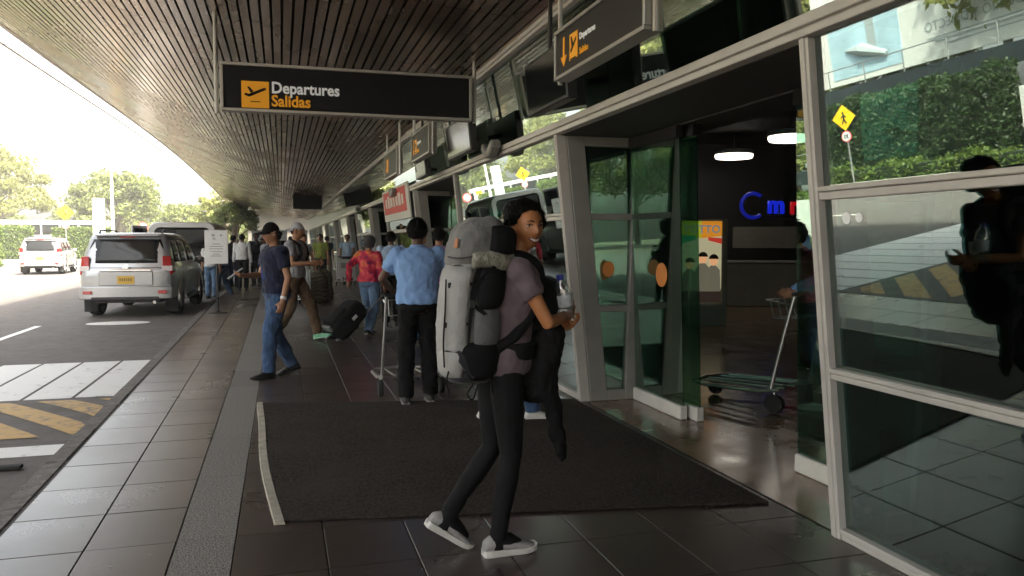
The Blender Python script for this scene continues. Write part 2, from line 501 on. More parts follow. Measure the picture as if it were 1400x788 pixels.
# ground, road
g = MB().add([(-90, -58, -0.20), (54, -58, -0.20), (54, 130, -0.20), (-90, 130, -0.20)], [(0, 1, 2, 3)])
M['soil'] = mat('dry_soil', (0.16, 0.135, 0.09), 0.95, var=0.3, vscale=0.6)
M['grass'] = mat('grass_ground', (0.085, 0.105, 0.03), 0.95, var=0.4, vscale=2.0, bump=0.5, bscale=30)
tag(g.build('ground', 'soil'), kind='structure')
road_bm = MB().add([(-45, -30, ROAD_Z), (-1.45, -30, ROAD_Z), (-1.5, 20, ROAD_Z), (-1.5, 78, ROAD_Z), (-45, 78, ROAD_Z)], [(0, 1, 2, 3, 4)])
road = tag(road_bm.build('road', 'asphalt'), kind='structure')

# painted markings: children of the road
def flat(poly, z, name, m, parent):
    return MB().add([(x, y, z) for x, y in poly] + [(x, y, z - 0.003) for x, y in poly],
                    [tuple(range(len(poly)))] + [(i, i + len(poly), (i + 1) % len(poly) + len(poly), (i + 1) % len(poly)) for i in range(len(poly))],
                    ).build(name, m, parent)
zz = ROAD_Z + 0.005
x0 = -1.62
for k in range(18):                       # zebra bars, alternate fresh and faded
    a, b = x0 - 0.47 * k, x0 - 0.47 * (k + 1) + 0.035
    skew = 0.0
    flat([(a, 8.95), (a, 11.55), (b, 11.55), (b, 8.95)], zz, 'zebra_bar', 'white_paint' if k % 2 == 0 or k > 3 else 'white_paint', road)
# raised hump with yellow hatching
hump = MB()
prof = [(7.02, 0.0), (7.3, 0.014), (7.7, 0.02), (8.4, 0.02), (8.7, 0.012), (8.86, 0.0)]
hump.rings([[(-12.0, y, ROAD_Z + 0.002 + h) for y, h in prof] + [(-12.0, y, ROAD_Z - 0.02) for y, h in reversed(prof)],
            [(-1.60, y, ROAD_Z + 0.002 + h) for y, h in prof] + [(-1.60, y, ROAD_Z - 0.02) for y, h in reversed(prof)]])
hump.build('speed_hump', 'asphalt', road)
def hump_z(y):
    for (a, ha), (b, hb) in zip(prof, prof[1:]):
        if a <= y <= b: return ROAD_Z + 0.007 + ha + (hb - ha) * (y - a) / (b - a)
    return ROAD_Z + 0.007
for k in range(16):
    # diagonal yellow bars, running towards the kerb as they come nearer
    xa = -2.42 - 0.56 * k + 0.56
    def bx(y, w): return max(-12, min(-1.64, xa + (8.86 - y) * 0.77 + w))
    mb = MB()
    mb.grid(lambda u, v: (bx(7.16 + 1.62 * u, 0.32 * v), 7.16 + 1.62 * u, hump_z(7.16 + 1.62 * u)), 10, 1)
    mb.build('yellow_bar', 'yellow_paint', road, fix=False)
flat([(-12, 6.50), (-1.62, 6.58), (-1.62, 6.90), (-12, 6.84)], zz, 'stop_line', 'white_paint', road)
for k in range(8):
    y = 14.0 + k * 7.0
    flat([(-4.5, y), (-4.38, y), (-4.38, y + 2.8), (-4.5, y + 2.8)], zz, 'lane_dash', 'white_paint', road)
    flat([(-8.3, y + 2), (-8.18, y + 2), (-8.18, y + 4.8), (-8.3, y + 4.8)], zz, 'lane_dash', 'white_paint', road)
flat([(-3.1 + 0.58 * math.cos(a * math.pi / 8), 17.0 + 0.34 * math.sin(a * math.pi / 8)) for a in range(16)], zz, 'painted_oval', 'white_paint', road)
for (x, y) in ((-1.86, 6.22), (-2.02, 6.16)):
    MB().box((x, y, ROAD_Z + 0.02), (0.17, 0.07, 0.03)).build('drain_stud', 'rubber', road, bevel=0.008)

# kerb stones
kerb = tag(link('kerb', None), kind='structure')
y = -14.0; k = 0
kb = []
while y < 74:
    y2 = y + 1.0
    mb = MB()
    g_ = 0.006
    p = [(kx(y) - 0.155, y + g_), (kx(y) - 0.008, y + g_), (kx(y2) - 0.008, y2 - g_), (kx(y2) - 0.155, y2 - g_)]
    zt = random.uniform(-0.006, 0.0)
    mb.hexa([(a, b, -0.2) for a, b in p] + [(a, b, zt - (0.012 if i in (0, 3) else 0)) for i, (a, b) in enumerate(p)])
    mb.build('kerb_stone', 'kerb', kerb, bevel=0.012)
    y = y2

# pavement: grout bed, stone tiles, granite band
pav = tag(MB().add([(kx(-14), -14, -0.012), (2.72, -14, -0.012), (2.72, 75, -0.012), (kx(20), 75, -0.012), (kx(20), 20, -0.012)],
                   [(0, 1, 2, 3, 4)]).build('pavement', 'grout'), kind='structure')
XB = [lambda y: kx(y) + 0.012, jx, blx, lambda y: -0.245, lambda y: 0.185, lambda y: 0.605, lambda y: 1.03, lambda y: 1.45, lambda y: 1.87, lambda y: 2.29, lambda y: 2.712]
TP = 0.545
rest = MB(); restb = MB()
def tile_hexa(mb, xa, xb, ya, yb, dz=0.0, g=0.0035):
    p = [(xa(ya) + g, ya + g), (xb(ya) - g, ya + g), (xb(yb) - g, yb - g), (xa(yb) + g, yb - g)]
    mb.hexa([(a, b, -0.014) for a, b in p] + [(a, b, dz) for a, b in p])
rows = [(3.64 + TP * k) for k in range(-33, 130)]
count = 0
mat_poly = [(-0.2, 7.58), (-0.03, 4.32), (2.66, 3.85), (2.64, 6.95)]
for y in rows:
    for c in range(10):
        if c == 2: continue
        off = 0.0
        a, b = y + off, y + off + TP
        under = 3.9 < a and b < 7.3 and c >= 4
        if 2.5 < b and count < 290 and not under and a < 23:
            mb = MB(); tile_hexa(mb, XB[c], XB[c + 1], a, b, random.uniform(-0.0012, 0.0012))
            mb.build('tile', 'tile', pav, bevel=0.002); count += 1
        else: tile_hexa(rest, XB[c], XB[c + 1], a, b)
far_t = rest.build('tile', 'tile', pav); far_t['kind'] = 'stuff'
y = -14.0
y = 4.2 - 1.09 * 16
while y < 75:
    mb = MB(); tile_hexa(mb, XB[2], XB[3], y, y + 1.09, 0.0, 0.004)
    mb.build('granite_slab', 'band', pav)
    y += 1.09

# entrance mat
mt = thing('entrance_mat', 'large dark brown coir mat lying in front of the open entrance', 'mat')
mm = MB()
mm.hexa([(x, y, 0.002) for x, y in mat_poly[::-1]] + [(x, y, 0.016) for x, y in mat_poly[::-1]])
mm.build('pile', 'mat', mt, bevel=0.006)
pts = []
for i in range(13):
    t = i / 12
    pts.append((-0.215 + 0.175 * t ** 1.4 + 0.012 * math.sin(t * 7), 7.60 - 3.32 * t))
tr = MB()
tr.rings([[(x - 0.028, y, 0.003), (x + 0.028, y, 0.003), (x + 0.024, y, 0.019), (x - 0.024, y, 0.019)] for x, y in pts])
tr.build('edge_trim', 'matlight', mt)
rng = np.random.default_rng(3)
for (x, y) in ((0.45, 4.28), (1.55, 5.1), (2.05, 4.55), (1.75, 6.0), (0.1, 6.8)):
    pass

# ---------------------------------------------------------------- terminal building
def fx(z): return 2.71 - 0.104 * z
TB = thing('terminal_building', 'airport terminal with leaning glass front and a slatted canopy over the pavement', 'building')

def lean(mb, y0, y1, z0, z1, o0, o1, mi=0):
    """block following the leaning front; o0/o1 offsets from the glass plane (negative = towards street)"""
    P = lambda y, z, o: (fx(z) + o, y, z)
    mb.hexa([P(y0, z0, o0), P(y0, z0, o1), P(y1, z0, o1), P(y1, z0, o0), P(y0, z1, o0), P(y0, z1, o1), P(y1, z1, o1), P(y1, z1, o0)], mi)

PORTALS = [(3.31, 6.90), (11.36, 15.05), (19.40, 23.10), (27.45, 31.15), (35.5, 39.2), (43.5, 47.2), (51.6, 55.3), (59.6, 63.3)]
BAYS = [(-14.0, -7.6), (-7.6, -3.0), (-3.0, 0.15), (0.15, 3.31)] + [(PORTALS[i][1], PORTALS[i + 1][0]) for i in range(len(PORTALS) - 1)] + [(63.3, 74)]
RAILS = [(0.0, 0.06), (0.82, 0.878), (1.70, 1.765)]
for (ya, yb) in BAYS:
    for (z0, z1) in RAILS:
        mb = MB(); lean(mb, ya + 0.034, yb - 0.034, z0, z1 - 0.028, -0.028, 0.06); lean(mb, ya + 0.034, yb - 0.034, z1 - 0.025, z1, -0.036, 0.06)
        mb.build('rail', 'alu', TB, bevel=0.004)
    for (z0, z1) in ((0.06, 0.82), (0.878, 1.70), (1.765, 2.475)):
        mb = MB(); lean(mb, ya + 0.034, yb - 0.034, z0, z1, 0.006, 0.016)
        mb.build('glass_pane', 'glass', TB)
posts = sorted(set([p for b in BAYS for p in b]))
for yp in posts:
    mb = MB(); lean(mb, yp - 0.034, yp + 0.034, 0.0, 2.475, -0.034, 0.06); lean(mb, yp - 0.010, yp + 0.010, 0.0, 2.475, -0.040, -0.035)
    mb.build('mullion', 'alu', TB, bevel=0.004)
for (ys_, w_) in ((3.13, .028), (3.045, .022)):
    d = MB(); d.lathe([(0, 0), (w_, 0), (w_, .002), (0, .002)], 20, fn=lambda r, h, q: (fx(1.6 + r * math.sin(q)) + .004 - h, ys_ + r * math.cos(q), 1.61 + r * math.sin(q)))
    d.build('sticker', 'letter', TB)
# continuous transom with a shadow groove, upper glazing, top rail
mb = MB(); lean(mb, -14, 74, 2.475, 2.512, -0.055, 0.10); lean(mb, -14, 74, 2.512, 2.524, -0.035, 0.09); lean(mb, -14, 74, 2.524, 2.575, -0.060, 0.10)
mb.build('transom', 'alu', TB, bevel=0.004)
y = -14.0
while y < 74:
    mb = MB(); lean(mb, y + 0.004, min(74, y + 1.79) - 0.004, 2.575, 3.45, 0.006, 0.016)
    mb.build('glass_pane', 'glass', TB); y += 1.79
mb = MB(); lean(mb, -14, 74, 3.45, 3.485, -0.05, 0.08); lean(mb, -14, 74, 3.488, 3.54, -0.06, 0.08)
mb.build('top_rail', 'alu', TB, bevel=0.004)

# entrance portals
def dx(z): return 3.14 + 0.035 * z
def portal(ya, yb, detail):
    e = link('entrance', None, TB)
    so = MB(); so.hexa([(fx(2.47) + 0.02, ya, 2.47), (3.6, ya, 2.47), (3.6, yb, 2.47), (fx(2.47) + 0.02, yb, 2.47),
                        (fx(2.47) + 0.02, ya, 2.56), (3.6, ya, 2.56), (3.6, yb, 2.56), (fx(2.47) + 0.02, yb, 2.56)])
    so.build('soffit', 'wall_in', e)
    for side, yc in ((1, yb), (-1, ya)):
        t = 0.05
        y0, y1 = yc - t, yc + t
        def wall(mb, fa, fb, z0, z1, e_=0.0):
            mb.hexa([(fa(z0), y0 - e_, z0), (fb(z0), y0 - e_, z0), (fb(z0), y1 + e_, z0), (fa(z0), y1 + e_, z0),
                     (fa(z1), y0 - e_, z1), (fb(z1), y0 - e_, z1), (fb(z1), y1 + e_, z1), (fa(z1), y1 + e_, z1)])
        f1 = lambda z: fx(z) + 0.065; f2 = lambda z: fx(z) + 0.235
        f3 = lambda z: dx(z) - 0.02; f4 = lambda z: dx(z) + 0.10
        mb = MB(); wall(mb, f1, f2, 0, 2.468); mb.build('jamb_post', 'alud', e, bevel=0.006)
        mb = MB(); wall(mb, f3, f4, 0, 2.468); mb.build('jamb_post', 'alud', e, bevel=0.006)
        for (z0, z1) in ((0.0, 0.10), (0.84, 0.90), (1.70, 1.76), (2.38, 2.468)):
            mb = MB(); wall(mb, f2, f3, z0, z1, -0.004); mb.build('jamb_rail', 'alud', e, bevel=0.004)
        for (z0, z1) in ((0.10, 0.84), (0.90, 1.70), (1.76, 2.38)):
            mb = MB(); m0, m1 = yc - 0.006, yc + 0.006
            mb.hexa([(f2(z0), m0, z0), (f3(z0), m0, z0), (f3(z0), m1, z0), (f2(z0), m1, z0), (f2(z1), m0, z1), (f3(z1), m0, z1), (f3(z1), m1, z1), (f2(z1), m1, z1)])
            mb.build('side_pane', 'doorglass', e)
    # fixed glass leaves either side of the opening, on white shoe rails
    L = yb - ya
    for (a, b, off) in ((yb - 0.06, yb - 0.99, 0.0), (yb - 0.62, yb - 1.09, 0.10), (ya + 0.06, ya + 1.06, 0.0)):
        lo, hi = min(a, b), max(a, b)
        mb = MB(); F = lambda z, o: 3.19 + 0.03 * (1.2 - z) + off + o
        mb.hexa([(F(.12, 0), lo, .12), (F(.12, .012), lo, .12), (F(.12, .012), hi, .12), (F(.12, 0), hi, .12),
                 (F(2.36, 0), lo, 2.36), (F(2.36, .012), lo, 2.36), (F(2.36, .012), hi, 2.36), (F(2.36, 0), hi, 2.36)])
        leaf = mb.build('door_leaf', 'doorglass', e)
        mb = MB(); mb.box((F(.06, .006), (lo + hi) / 2, 0.06), (0.07, hi - lo, 0.118))
        mb.build('shoe_rail', 'base_white', leaf, bevel=0.008)
        mb = MB(); mb.box((F(2.40, .006), (lo + hi) / 2, 2.41), (0.07, hi - lo, 0.10))
        mb.build('head_rail', 'void', leaf, bevel=0.005)
        if detail and off == 0:
            d = MB(); c = ((lo + hi) / 2 + (-0.12 if a > b else 0.0)); F1 = F(1.2, -0.004)
            d.lathe([(0.0, 0), (0.105, 0), (0.105, 0.003), (0, 0.003)], 24, fn=lambda r, h, q: (F1 - h, c + r * math.cos(q), 1.21 + r * math.sin(q)))
            d.build('warning_dot', 'orange_dot', leaf)
    if detail:
        d = MB(); d.lathe([(0.0, 0), (0.075, 0), (0.075, 0.003), (0, 0.003)], 24, fn=lambda r, h, q: (2.955 + r * math.cos(q) * 0.8, yb - 0.012 - h, 1.24 + r * math.sin(q)))
        d.build('warning_dot', 'orange_dot', e)
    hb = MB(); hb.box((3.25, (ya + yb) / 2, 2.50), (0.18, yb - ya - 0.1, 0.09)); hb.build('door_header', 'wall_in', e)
for i, (a, b) in enumerate(PORTALS): portal(a, b, i < 2)

# canopy profile
def interp(t, xs, ys):
    if t <= xs[0]: return ys[0]
    for i in range(len(xs) - 1):
        if t <= xs[i + 1]:
            f = (t - xs[i]) / (xs[i + 1] - xs[i]); f = f * f * (3 - 2 * f)
            return ys[i] + (ys[i + 1] - ys[i]) * f
    return ys[-1]
AY = np.linspace(-14, 74, 89); AV = np.interp(AY, [-14, 8, 20, 30, 42, 56, 74], [-.1, -.08, .06, .26, .30, .10, -.2]); AV = np.convolve(np.pad(AV, 6, mode='edge'), np.ones(13) / 13, mode='valid')
def zc(x, y):
    u = 2.4 - x
    return 3.52 + 0.028 * u + 0.0306 * u * u + float(np.interp(y, AY, AV)) * (max(0, u) / 6.9) ** 2
EDGE = -4.5
can = link('canopy', None, TB)
SEG = 3.0
ys = [-14 + SEG * k for k in range(30)]
NS = 66
for k in range(NS):
    xa = 2.33 - k * 0.1045; xb = xa - 0.079
    if xb < EDGE: break
    mb = MB()
    for a, b in zip(ys, ys[1:]):
        P = []; ja, jb = random.uniform(-.0016, .0016), random.uniform(-.0016, .0016)
        for dz in (0, 0.018):
            for (x, y) in ((xb, a + 0.007), (xa, a + 0.007), (xa, b - 0.007), (xb, b - 0.007)):
                P.append((x, y, zc(x, y) + dz + (ja if x == xa else jb)))
        mb.hexa(P)
    mb.build('slat', 'slat', can)
mb = MB()
mb.grid(lambda u, v: (2.36 - u * 6.9, -14 + 87 * v, zc(2.36 - u * 6.9, -14 + 87 * v) + 0.09), 12, 40)
mb.build('backing_sheet', 'void', can, fix=False)
mb = MB()
mb.grid(lambda u, v: (2.9 - u * 7.45, -14 + 87 * v, zc(2.9 - u * 7.45, -14 + 87 * v) + 0.30 - 0.16 * u), 12, 40)
mb.build('roof_sheet', 'roof', can, fix=False)
mb = MB()
mb.rings([[(EDGE - 0.03, y, zc(EDGE, y) - 0.03), (EDGE + 0.05, y, zc(EDGE, y) - 0.03), (EDGE + 0.05, y, zc(EDGE, y) + 0.16), (EDGE - 0.03, y, zc(EDGE, y) + 0.16)] for y in [-14 + 2.175 * i for i in range(41)]])
mb.build('edge_fascia', 'fascia', can)
mb = MB(); mb.tube([(EDGE - 0.42, y, zc(EDGE, y) - 0.02) for y in [-14 + 2.175 * i for i in range(41)]], 0.028, 6)
for i in range(15):
    y = -14 + 6.2 * i; mb.tube([(EDGE, y, zc(EDGE, y) + 0.08), (EDGE - 0.42, y, zc(EDGE, y) - 0.02)], 0.015, 5)
mb.build('edge_rail', 'fascia', can)
# cross battens seen through the slat gaps
mb = MB()
for a in ys:
    mb.rings([[(x, a - 0.03, zc(x, a) + 0.022), (x, a + 0.03, zc(x, a) + 0.022), (x, a + 0.03, zc(x, a) + 0.07), (x, a - 0.03, zc(x, a) + 0.07)] for x in [2.33 - 0.75 * i for i in range(10)]])
mb.build('batten', 'void', can)
# closing strip between facade head and ceiling, hall shell
mb = MB(); mb.box((2.62, 30, 3.80), (0.30, 88, 0.52)); mb.build('head_strip', 'void', TB)
M['bounce_pale'] = mat('pale_bounce', (.52, .58, .58), .6, var=.08)
M['roofflat'] = mat('flat_roof', (0.35, 0.34, 0.32), 0.8, var=0.1)
sh = link('hall', None, TB)
MB().add([(2.725, -14, 0.0), (24, -14, 0.0), (24, 74, 0.0), (2.725, 74, 0.0)], [(0, 1, 2, 3)]).build('hall_floor', 'floor_in', sh)
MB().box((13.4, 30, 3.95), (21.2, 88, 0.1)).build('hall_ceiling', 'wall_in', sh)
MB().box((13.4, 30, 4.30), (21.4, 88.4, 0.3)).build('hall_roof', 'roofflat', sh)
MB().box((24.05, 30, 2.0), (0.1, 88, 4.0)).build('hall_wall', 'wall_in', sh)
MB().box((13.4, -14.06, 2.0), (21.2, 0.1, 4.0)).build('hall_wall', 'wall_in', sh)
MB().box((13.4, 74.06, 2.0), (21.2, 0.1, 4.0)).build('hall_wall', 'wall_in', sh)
MB().box((4.6, -1.0, 1.2), (.08, 7.6, 2.4)).build('added_bounce_wall', 'bounce_pale', sh)  # pale wall added behind the near glass to brighten its panes
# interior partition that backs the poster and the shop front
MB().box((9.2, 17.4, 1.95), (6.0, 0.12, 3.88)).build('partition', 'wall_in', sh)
# ================================================================== VEHICLES
def sect(w, zb, zt, y):
    half = [(0, zb), (w * .86, zb), (w * .955, zb + .07), (w * .99, zb + .24), (w, zb + (zt - zb) * .55), (w * .985, zt - .14), (w * .95, zt - .03), (w * .90, zt), (0, zt)]
    return [(x, y, z) for x, z in half] + [(-x, y, z) for x, z in half[-2:0:-1]]
def rrect(y0, y1, hw, r, z, n=5):
    pts = []
    for cx, cy, a0 in ((hw - r, y1 - r, 0), (-hw + r, y1 - r, 90), (-hw + r, y0 + r, 180), (hw - r, y0 + r, 270)):
        for i in range(n):
            a = R(a0 + 90 * i / (n - 1)); pts.append((cx + r * math.cos(a), cy + r * math.sin(a), z))
    return pts
def bool_cut(ob, cutters):
    for c in cutters:
        m = ob.modifiers.new('cut', 'BOOLEAN'); m.object = c; m.operation = 'DIFFERENCE'; m.solver = 'EXACT'
    dg = bpy.context.evaluated_depsgraph_get(); dg.update()
    me = bpy.data.meshes.new_from_object(ob.evaluated_get(dg))
    ob.modifiers.clear(); ob.data = me
    for c in cutters: bpy.data.objects.remove(c)
def wheel(parent, x, y, r, side):
    t = MB(); w = 0.125
    X = lambda rr, h, a: (x + h, y + rr * math.cos(a), r + rr * math.sin(a))
    t.lathe([(r * .62, -w * .9), (r * .90, -w), (r * .985, -w * .7), (r, -w * .3), (r, w * .3), (r * .985, w * .7), (r * .90, w), (r * .62, w * .9), (r * .60, 0)], 28, fn=X)
    tyre = t.build('wheel', 'rubber', parent, smooth=True)
    d = MB(); o = side * w * .75
    d.lathe([(r * .62, o - side * .10), (r * .63, o), (r * .56, o), (r * .53, o - side * .05), (r * .16, o - side * .05), (r * .15, o - side * .005), (0.0, o)], 28, fn=X)
    for k in range(6):
        a = k * math.pi / 3
        c = Vector((x + o - side * .02, y + r * .36 * math.cos(a), r + r * .36 * math.sin(a)))
        d.box(c, (.04, r * .46, r * .16), rot=Matrix.Rotation(a, 3, 'X'))
    d.build('rim', 'rim', tyre, smooth=True)
    return tyre

def make_suv(label, loc, rz, paint, group):
    t = thing('parked_car', label, 'car', loc, rz, group)
    b = MB()
    st = [(.05, .80, .46, .98), (.09, .87, .41, 1.05), (.22, .92, .37, 1.095), (.6, .94, .35, 1.10), (1.5, .945, .34, 1.10), (2.6, .945, .34, 1.10), (3.35, .94, .34, 1.10),
          (3.7, .93, .35, 1.085), (4.2, .90, .36, 1.04), (4.5, .85, .38, .98), (4.66, .76, .42, .90), (4.72, .62, .48, .80)]
    b.rings([sect(w, zb, zt, y) for y, w, zb, zt in st])
    body = b.build('body', paint, t)
    cut = []
    for y in (0.98, 3.76):
        c = MB(); c.lathe([(0.415, -1.2), (0.415, 1.2)], 32, fn=lambda r, h, a: (h, y + r * math.cos(a), .39 + r * math.sin(a)))
        cut.append(c.build('cutter', paint))
    bool_cut(body, cut)
    body.data.polygons.foreach_set('use_smooth', [True] * len(body.data.polygons)); body.data.set_sharp_from_angle(angle=R(28))
    G = [(1.06, .10, 3.62, .905), (1.14, .125, 3.48, .89), (1.42, .20, 3.06, .835), (1.66, .30, 2.66, .765), (1.745, .40, 2.46, .715), (1.785, .60, 2.25, .62), (1.795, .9, 2.0, .42)]
    zs = [q[0] for q in G]
    def gi(z, k):
        return float(np.interp(z, zs, [q[k] for q in G]))
    gh = MB(); gh.rings([rrect(y0, y1, hw, min(.16, hw * .4), z) for z, y0, y1, hw in G])
    cab = gh.build('cabin', paint, t, smooth=True, angle=40)
    def panel(fn, name, m, nu=6, nv=6, par=t, th=.012):
        mb = MB(); mb.grid(fn, nu, nv); o = mb.build(name, m, par, smooth=True, fix=False)
        s = o.modifiers.new('thick', 'SOLIDIFY'); s.thickness = th; s.offset = 0
        return o
    def rear(u, v):
        z = 1.15 + .50 * v; hw = gi(z, 3) - .085 - .03 * v
        x = -hw + 2 * hw * u
        return (x, gi(z, 1) - .008 + .035 * max(0, abs(x) / .8) ** 4, z)
    panel(rear, 'rear_window', 'carglass')
    panel(lambda u, v: ((-.80 + 1.6 * u) * (1 - .12 * v), gi(1.12 + .56 * v, 2) + .008 - .05 * abs(2 * u - 1) ** 3, 1.12 + .56 * v), 'windscreen', 'carglass')
    for sd in (1, -1):
        for nm, (a0, a1, b0, b1) in (('side_window', (.40, .55, 1.10, 1.10)), ('side_window', (1.18, 1.18, 1.98, 1.98)), ('side_window', (2.06, 2.06, 3.16, 2.62))):
            def sw(u, v, a0=a0, a1=a1, b0=b0, b1=b1):
                z = 1.16 + .47 * v; ya = a0 + (a1 - a0) * v; yb = b0 + (b1 - b0) * v
                y = ya + (yb - ya) * u
                return (sd * (gi(z, 3) + .006), y, z)
            panel(sw, nm, 'carglass', 4, 4)
        # lamps
        l = MB()
        l.hexa([(sd * .705, .055, .90), (sd * .895, .10, .90), (sd * .935, .30, .96), (sd * .72, .30, .96), (sd * .70, .085, 1.30), (sd * .862, .15, 1.30), (sd * .89, .34, 1.24), (sd * .72, .34, 1.24)])
        lamp = l.build('tail_light', 'redlamp', t, bevel=.02, seg=2)
        l = MB(); l.hexa([(sd * .70, .052, .985), (sd * .90, .099, .985), (sd * .93, .25, .985), (sd * .72, .25, .985), (sd * .70, .062, 1.09), (sd * .895, .108, 1.09), (sd * .925, .26, 1.09), (sd * .72, .26, 1.09)])
        l.build('clear_lens', 'whitelamp', lamp, bevel=.006)
        MB().box((sd * .72, -.062, .545), (.17, .02, .065)).build('reflector', 'redlamp', t, bevel=.006)
        m = MB(); m.ellipsoid((sd * 1.03, 2.95, 1.17), (.11, .07, .085)); m.tube([(sd * .90, 2.98, 1.12), (sd * 1.0, 2.96, 1.14)], .03)
        m.build('mirror', paint, t, smooth=True)
        for y in (1.22, 2.15):
            MB().box((sd * .95, y + .1, .98), (.03, .2, .03)).build('door_handle', 'chrome', t, bevel=.008)
        r = MB(); r.tube([(sd * .62, .62, 1.79), (sd * .64, .75, 1.845), (sd * .64, 2.05, 1.845), (sd * .62, 2.25, 1.785)], .02, 8)
        r.build('roof_rail', 'black', t, smooth=True)
        MB().box((sd * .80, .50, .24), (.26, .02, .26)).build('mud_flap', 'rubber', t)
        MB().box((sd * .90, 2.37, .33), (.14, 1.9, .05)).build('side_step', 'black', t, bevel=.01)
        for y in (0.98, 3.76):
            ar = MB(); ar.rings([[(sd * (.925), y + q * math.cos(a), .39 + q * math.sin(a)) for q in (.405, .455)] + [(sd * .965, y + q * math.cos(a), .39 + q * math.sin(a)) for q in (.45, .41)] for a in [R(-8 + 196 * i / 16) for i in range(17)]])
            ar.build('arch_flare', paint, t, smooth=True)
        for y in (0.98, 3.76): wheel(t, sd * .80, y, .385, sd)
        for y in (1.14, 2.02, 3.15):
            MB().box((sd * .9455, y, .72), (.004, .012, .62)).build('door_seam', 'black', t)
        hl = MB(); hl.ellipsoid((sd * .62, 4.60, .86), (.2, .12, .09)); hl.build('headlight', 'whitelamp', t, smooth=True)
    bp = MB()
    bp.rings([[(-.93, .30, z0), (-.90, .02, z0), (-.70, -.045, z0), (.70, -.045, z0), (.90, .02, z0), (.93, .30, z0)] + [(.8, .30, z0), (-.8, .30, z0)] for z0 in (.40, .46, .60, .665)])
    bp.build('bumper', paint, t, bevel=.02, seg=2, smooth=True)
    MB().box((0, -.02, .415), (1.3, .10, .07)).build('bumper_valance', 'black', t, bevel=.015)
    MB().box((0, 1.0, .36), (1.3, 1.6, .10)).build('underbody', 'black', t)
    MB().box((0, 3.2, .36), (1.3, 2.0, .10)).build('underbody', 'black', t)
    e = MB(); e.tube([(.55, .0, .33), (.55, .5, .33)], .035, 10); e.build('exhaust_pipe', 'steel', t, smooth=True)
    tg = MB(); tg.box((0, .035, .83), (1.06, .04, .30)); pl = tg.build('plate_panel', paint, t, bevel=.02, seg=2)
    MB().box((0, .010, .80), (.33, .012, .165)).build('number_plate', 'plate', t, bevel=.004)
    pm = MB()
    for k in range(6): pm.box((-.105 + .042 * k, .0025, .805), (.022, .004, .06))
    pm.build('plate_marks', 'trunk', t)
    MB().box((0, .005, 1.005), (1.0, .035, .045)).build('chrome_strip', 'chrome', t, bevel=.01)
    em = MB(); em.lathe([(.0, 0), (.05, 0), (.05, .01), (.032, .012), (.0, .012)], 18, fn=lambda r, h, a: (r * 1.3 * math.cos(a), .045 - h, 1.07 + r * math.sin(a)))
    em.build('emblem', 'chrome', t)
    MB().box((0, .37, 1.735), (1.25, .20, .035)).build('spoiler', paint, t, bevel=.012, seg=2)
    MB().box((0, .285, 1.70), (.3, .02, .02)).build('brake_light', 'redlamp', t)
    w = MB(); w.tube([(.05, .095, 1.17), (.42, .115, 1.25)], .009, 5); w.build('rear_wiper', 'black', t)
    g = MB(); g.box((0, 4.70, .78), (.9, .05, .18)); g.build('grille', 'black', t, bevel=.01)
    return t

make_suv('silver off-road car parked at the kerb, nearer of the two, dark rear window', (-3.13, 18.05, ROAD_Z), R(-3.0), 'carpaint', 'silver off-road cars on the drop-off road')
make_suv('pale off-road car standing farther off on the road by the hedge', (-11.2, 43.0, ROAD_Z), R(3.5), 'carpaint2', 'silver off-road cars on the drop-off road')

